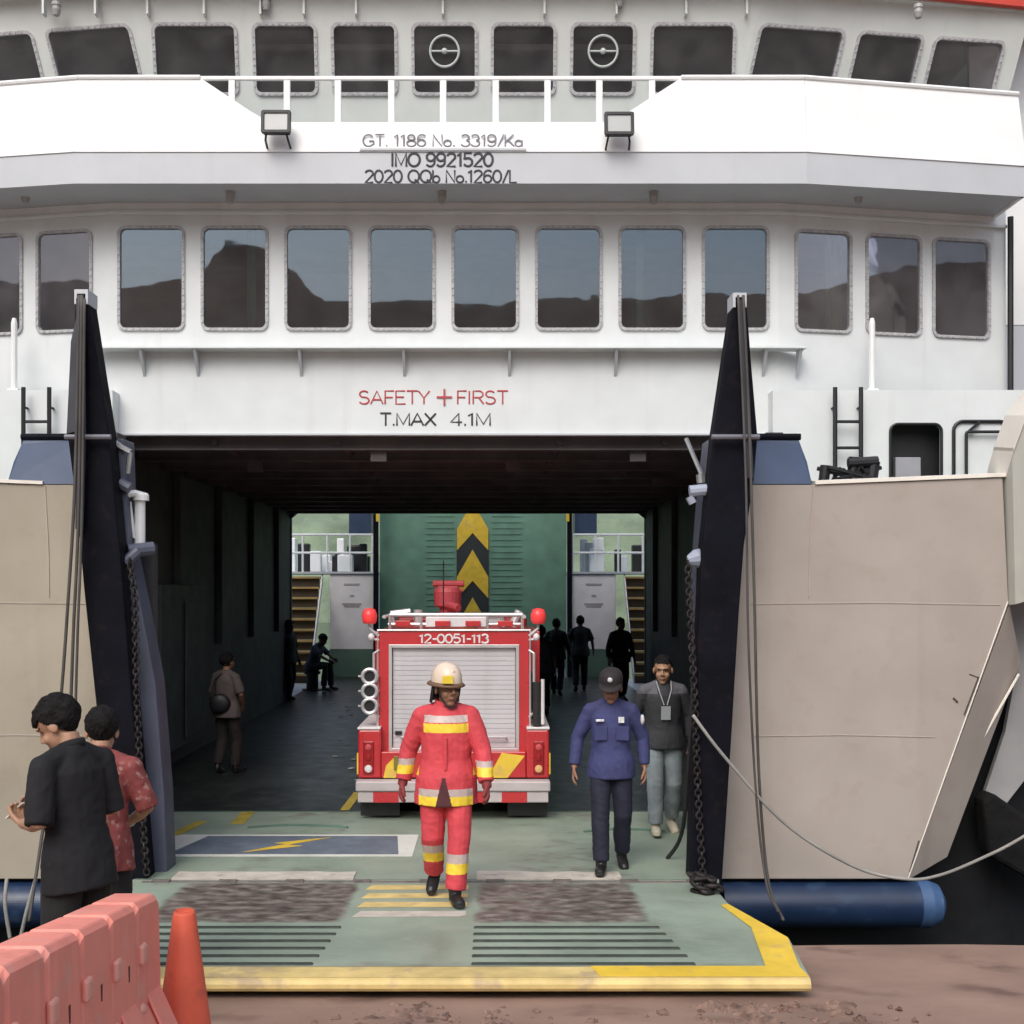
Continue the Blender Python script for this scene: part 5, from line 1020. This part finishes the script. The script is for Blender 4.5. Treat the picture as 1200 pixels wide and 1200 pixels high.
# roof: rails, ladder, reel
part('roof_rail', CHR, lambda b: (b.tube([(-.68, .08, 2.12), (.72, .08, 2.12)], .022, 8), b.tube([(-.7, .1, 2.02), (.7, .1, 2.02)], .018, 8), b.tube([(-.74, .05, 2.1), (-.74, 2.8, 2.1)], .02, 8), b.tube([(.74, .05, 2.1), (.74, 2.8, 2.1)], .02, 8), [b.tube([(x, .08, 1.95), (x, .08, 2.12)], .016, 6) for x in (-.68, -.35, .35, .72)]))
part('roof_board', WL, lambda b: (b.box(-.3, .34, .05, .075, 1.99, 2.1)), bevel=.01)
part('light_strip', FR, lambda b: [b.box(x, x + .16, .02, .05, 2.0, 2.06) for x in (-.62, -.2, .12, .46)], bevel=.006)
def ladder(b):
    for x in (.18, .52): b.tube([(x, .3, 2.0), (x, 3.0, 2.06)], .022, 8)
    for i in range(9): b.tube([(.18, .45 + i * .3, 2.01), (.52, .45 + i * .3, 2.01)], .013, 6)
part('roof_ladder', CHR, ladder)
reel = part('water_monitor', M('faded red paint', (.42, .06, .07), .5, var=.15), lambda b: (b.lathe((-.14, 1.9, 2.08), [(.1, 0), (.1, .08), (.16, .1), (.17, .27), (.14, .32)], 'z', 20), b.tube([(-.14, 1.75, 2.2), (0, 1.6, 2.16)], .05, 10), b.tube([(-.32, 1.9, 2.45), (.06, 1.9, 2.45)], .04, 10), b.tube([(-.3, 1.9, 2.37), (.04, 1.9, 2.37)], .025, 10), b.box(-.25, -.02, 1.82, 1.98, 2.38, 2.42)), bevel=.006)
part('roof_pipes', CHR, lambda b: (b.tube([(-.7, .6, 2.0), (-.7, .6, 2.12), (-.5, .6, 2.14)], .04, 8), b.tube([(-.42, .7, 1.98), (-.42, .7, 2.16)], .05, 10), b.tube([(.62, .5, 1.98), (.7, .5, 2.15)], .05, 10)))
part('aerial', BLACK, lambda b: b.tube([(-.17, 1.4, 1.95), (-.17, 1.4, 2.72)], .008, 6))
for i in range(3):
    z = 1.48 - i * .155; cp = part('hose_coupling', CHR, lambda b: b.tube([(-.88 + .075 * math.cos(2 * math.pi * k / 20), -.06, z + .075 * math.sin(2 * math.pi * k / 20)) for k in range(20)], .02, 8, closed=True))
    part('coupling_cap', BLACK, lambda b: b.lathe((-.88, -.05, z), [(.06, 0), (.06, .09), (.03, .09)], 'y', 16), cp); part('coupling_lug', CHR, lambda b: (b.tube([(-.95, -.05, z), (-1.0, -.05, z)], .012, 6), b.tube([(-.81, -.05, z), (-.79, .03, z)], .02, 6)), cp)
part('suction_hose', RUBBER, lambda b: (b.tube([(.87, -.05, 1.42), (.87, -.05, .96)], .045, 12), b.tube([(.8, .3, 1.5), (.88, .3, 1.0)], .06, 10)))
part('hose_bracket', WL, lambda b: b.tube([(.93, -.06, 1.45), (.93, -.06, .98)], .02, 8))
# ------------------------------------------------------------------ barrier, cone, ropes, chains, debris
BARR = M('sun faded coral plastic', (.86, .29, .225), .5, var=.1, vs=4, speck=.4, speckcol=(.7, .4, .34), speckscale=7, streak=.45, scol=(.42, .1, .09), sscale=(9, 9, .7))
bz0 = 3.0; gz = lambda y: quay_z(y)
ba = empty('plastic_barrier', (-1.5, 4.0, gz(4.0)), 0, 'faded coral red plastic road barrier on the quay at lower left', 'barrier')
sl_ = math.atan(.12)
def bq(x, y, z): return V((x, y * math.cos(sl_) + z * math.sin(sl_) * 0, z - y * .12))
def barr(b):
    ys = []; prof = lambda t: [(-.3, 0), (.3, 0), (.29, .1), (.11, .5), (.1, .9), (.08, .925), (-.08, .925), (-.1, .9), (-.11, .5), (-.29, .1)]
    N = 81; y0, y1 = -1.3, 1.0; rows = []
    for i in range(N):
        y = y0 + (y1 - y0) * i / (N - 1); ph_ = (y - y1) / .32; f = ph_ - math.floor(ph_); groove = f < .07 or f > .985
        row = []
        for (x, z) in prof(0):
            if groove and z > .88: z -= .022
            if z > .6 and 0 < f < .1: x *= .9
            row.append(b.v(bq(x, y, z)))
        rows.append(row)
    n_ = len(rows[0])
    for i in range(N - 1):
        for k in range(n_): b._f([rows[i][k], rows[i][(k + 1) % n_], rows[i + 1][(k + 1) % n_], rows[i + 1][k]])
    b._f(rows[0][::-1]); b._f(rows[-1])
part('barrier_body', BARR, barr, ba, bevel=.008)
for i in range(6):
    y = .72 - .32 * i
    part('plug', M('pale coral plastic', (.75, .36, .3), .5), lambda b: (b.box(.1, .125, y - .03, y + .03, .68 - y * .12, .76 - y * .12)), ba, bevel=.012)
    part('plug', bpy.data.materials['pale coral plastic'], lambda b: b.ball((.105, y, .5 - y * .12), (.02, .03, .025)), ba, smooth=True)
    part('slot', M('dark slot', (.12, .03, .03), .8), lambda b: b.box(.0955, .1065, y - .165, y - .145, .5 - y * .12, .72 - y * .12), ba, bevel=.002)
part('foot_flange', BARR, lambda b: [b.prism([(.106, .8 - k * .34, .52 - (.8 - k * .34) * .12), (.106, .98 - k * .34, .52 - (.98 - k * .34) * .12), (.3, .98 - k * .34, .1 - (.98 - k * .34) * .12), (.3, .8 - k * .34, .1 - (.8 - k * .34) * .12)], (.0, 0, .03)) for k in range(5)], ba, bevel=.01)
cy_ = 5.16; cx_ = (216 - VX) / F * cy_
co = empty('traffic_cone', (cx_, cy_, gz(cy_)), 0, 'plain worn orange red traffic cone beside the coral barrier', 'cone')
CONE = M('worn orange cone plastic', (.62, .1, .05), .6, var=.15, vs=6, speck=.35, speckcol=(.25, .05, .04), speckscale=12)
b = B(); b.lathe((0, 0, 0), [(.155, .03), (.15, .05), (.048, .81), (.04, .825), (.034, .8)], 'z', 28); b.done('cone_body', CONE, co, smooth=True)
b = B(); b.prism([(p[0], p[1], 0) for p in rrect(-.2, .2, -.2, .2, .05)], (0, 0, .035)); b.done('cone_base', CONE, co, bevel=.008)
def rope(name, pts, r, m, label, cat='rope', sub=10, group=None):
    P_ = [V(p) for p in pts]; out_ = []
    for i in range(len(P_) - 1):
        p0, p1, p2, p3 = P_[max(i - 1, 0)], P_[i], P_[i + 1], P_[min(i + 2, len(P_) - 1)]
        for k in range(sub): t = k / sub; out_.append(.5 * ((2 * p1) + (p2 - p0) * t + (2 * p0 - 5 * p1 + 4 * p2 - p3) * t * t + (3 * p1 - p0 - 3 * p2 + p3) * t ** 3))
    out_.append(P_[-1]); b = B(); b.tube(out_, r, 8); return tag(b.done(name, m, smooth=True), label, cat, group)
rope('mooring_rope', [P(812, 838, 9.78), P(850, 888, 9.8), P(920, 965, 9.85), P(1000, 1015, 9.85), P(1060, 1030, 9.85), P(1100, 1026, 9.9), P(1150, 1006, 9.9), P(1200, 980, 9.9), P(1290, 920, 9.9)], .0135, ROPE, 'grey mooring rope sagging across the right hull panel to the quay side')
rope('hoisting_cable', [P(871, 346, 9.8), P(878, 500, 9.78), P(884, 700, 9.8), P(889, 900, 9.85), P(900, 1030, 9.8), P(918, 1078, 9.0)], .012, ROPED, 'dark cable hanging from right tower top down to the yellow ramp corner', group='cables hanging from the ramp towers')
rope('hoisting_cable', [P(865, 346, 9.76), P(874, 560, 9.74), P(877, 750, 9.78), P(886, 930, 9.82), P(898, 1035, 9.7), P(912, 1068, 9.05)], .01, ROPED, 'thinner inner cable hanging slack beside the right tower plate', group='cables hanging from the ramp towers')
rope('hoisting_cable', [P(93, 346, 9.8), P(88, 560, 9.78), P(80, 700, 9.8), P(70, 830, 9.85), P(52, 960, 9.85), P(34, 1080, 9.4)], .014, ROPED, 'leftmost dark cable hanging from the left tower top', group='cables hanging from the ramp towers')
rope('hoisting_cable', [P(96, 346, 9.76), P(92, 600, 9.76), P(86, 740, 9.8), P(82, 850, 9.8), P(76, 1000, 9.6)], .014, ROPED, 'middle dark cable hanging from the left tower top', group='cables hanging from the ramp towers')
rope('hoisting_cable', [P(99, 350, 9.72), P(96, 600, 9.74), P(91, 740, 9.78), P(88, 850, 9.8), P(84, 1000, 9.7)], .012, ROPED, 'dark cable closest to the left tower plate', group='cables hanging from the ramp towers')
rope('hanging_rope', [P(8, 1030, 10.0), P(6, 1060, 9.9), P(12, 1100, 9.9)], .016, ROPE, 'short pale rope end left of the black shirted man', group='short rope ends under the left hull panel')
rope('hanging_rope', [P(42, 1030, 10.0), P(32, 1065, 9.9), P(24, 1100, 9.9)], .016, ROPE, 'short slanting pale rope end just behind the black shirted man', group='short rope ends under the left hull panel')
rope('black_hose', [P(812, 800, 10.05), P(808, 880, 10.1), P(803, 950, 10.3), P(796, 985, 10.5), P(782, 1006, 10.62)], .018, RUBBER, 'black hose hanging in a curve from the right tower to the deck', 'hose')
def chain(pts, label, n):
    b = B(); P_ = [V(p) for p in pts]; L = [0]
    for a, c in zip(P_[:-1], P_[1:]): L.append(L[-1] + (c - a).length)
    def at(t):
        d = t * L[-1]
        for i in range(len(P_) - 1):
            if d <= L[i + 1] + 1e-6: return P_[i] + (P_[i + 1] - P_[i]) * ((d - L[i]) / (L[i + 1] - L[i]))
        return P_[-1]
    for i in range(n):
        a, c = at(i / n), at((i + 1) / n); d = (c - a); m = (a + c) / 2; ln = d.length * .66; d.normalize(); u = V((1, 0, 0)) - d * d.x; u.normalize(); w = d.cross(u); s_ = u if i % 2 else w; q = []
        for k in range(14): t = 2 * math.pi * k / 14; q.append(m + d * math.cos(t) * ln + s_ * math.sin(t) * .024)
        b.tube(q, .0095, 6, closed=True)
    return tag(b.done('chain', CHAINM, smooth=True), label, 'chain', 'chains on the ramp towers')
chain([P(152, 655, 9.88), P(158, 700, 9.86), P(160, 800, 9.86), P(165, 930, 9.86), P(172, 1025, 9.86)], 'rusty link chain hanging down the inner face of the left tower', 60)
chain([P(806, 658, 9.95), P(809, 720, 9.9), P(814, 820, 9.86), P(818, 930, 9.86), P(824, 1036, 9.8), P(836, 1048, 9.5)], 'rusty link chain hanging down the inner edge of the right tower', 64)
b = B(); random.seed(11); c0 = P(838, 1044, 9.45)
for i in range(14):
    m = c0 + V((random.uniform(-.16, .12), random.uniform(-.1, .1), random.uniform(-.01, .1))); a = random.uniform(0, 3.14); u = V((math.cos(a), math.sin(a), random.uniform(-.4, .4))).normalized(); w = u.cross(V((.2, .1, 1))).normalized()
    b.tube([m + u * math.cos(2 * math.pi * k / 12) * .06 + w * math.sin(2 * math.pi * k / 12) * .038 for k in range(12)], .018, 6, closed=True)
tag(b.done('chain_pile', CHAINM, smooth=True), 'small heap of rusty chain links at the foot of the right tower', 'chain pile')
# clods of soil and litter on the quay
b = B(); random.seed(4)
for (cx, cy, sx_, sy_, n_) in ((500, 1192, 130, 10, 35), (930, 1188, 140, 12, 55), (700, 1196, 500, 12, 20)):
    for i in range(n_):
        px, py = random.gauss(cx, sx_ * .5), random.gauss(cy, sy_ * .6)
        if px < 245 or py < 1172: continue
        y = 6.5
        for _ in range(8): y = (CZ - quay_z(y)) * F / (py - VY)
        x = (px - VX) / F * y; r = abs(random.gauss(0, .013)) + .003; z = quay_z(y); q = Matrix.Rotation(random.random() * 3, 3, 'Z')
        vs0 = len(b.bm.verts); b.ball((x, y, z + r * .2), (r * random.uniform(.8, 1.7), r * random.uniform(.7, 1.2), r * .62), q, 8, 5)
        b.bm.verts.ensure_lookup_table()
        for v_ in b.bm.verts[vs0:]: v_.co += V((noise.noise(v_.co * 60), noise.noise(v_.co * 60 + V((9, 0, 0))), noise.noise(v_.co * 60 + V((0, 9, 0))))) * r * .7
def mud(b, x0, x1, y0, y1, sd):
    nx, ny = 90, 50; g = []
    for j in range(ny + 1):
        row = []
        for i in range(nx + 1):
            u, w = i / nx, j / ny; x = x0 + (x1 - x0) * u; y = y0 + (y1 - y0) * w
            m = min(1, 6 * min(u, 1 - u, w, (1 - w) * 1.4)); h = .06 * (noise.noise((x * 3.1, y * 4, sd)) + .7 * noise.noise((x * 9, y * 12, sd)) + .45 * noise.noise((x * 26, y * 30, sd))) * m - .01 - .04 * (1 - m)
            row.append(b.v((x, y, quay_z(y) + h)))
        g.append(row)
    for j in range(ny):
        for i in range(nx): b._f([g[j][i], g[j][i + 1], g[j + 1][i + 1], g[j + 1][i]])
mud(b, -.9, .25, 5.4, 7.1, 3); mud(b, .95, 2.25, 5.4, 7.18, 8)
tag(b.done('soil_clods', M('damp brown soil', (.2, .125, .095), .95, var=.5, vs=8, bump=.006, bs=60), smooth=False), 'loose brown soil clods scattered on the quay before the ramp', 'soil', kind='stuff')
b = B(); random.seed(9)
for i in range(16):
    px, py = random.gauss(405, 14), random.uniform(820, 925); d = CZ * F / (py - VY); x = (px - VX) / F * d; a = random.random() * 3
    u = V((math.cos(a), math.sin(a), 0)) * random.uniform(.02, .05); w = V((-u.y, u.x, 0)) * .7; c = V((x, d, .012)); b.prism([c - u - w, c + u - w, c + u + w, c - u + w], (0, 0, .004))
tag(b.done('paper_litter', M('white litter', (.55, .55, .52), .7)), 'white scraps of litter on the dark car deck left of the truck', 'litter', kind='stuff')
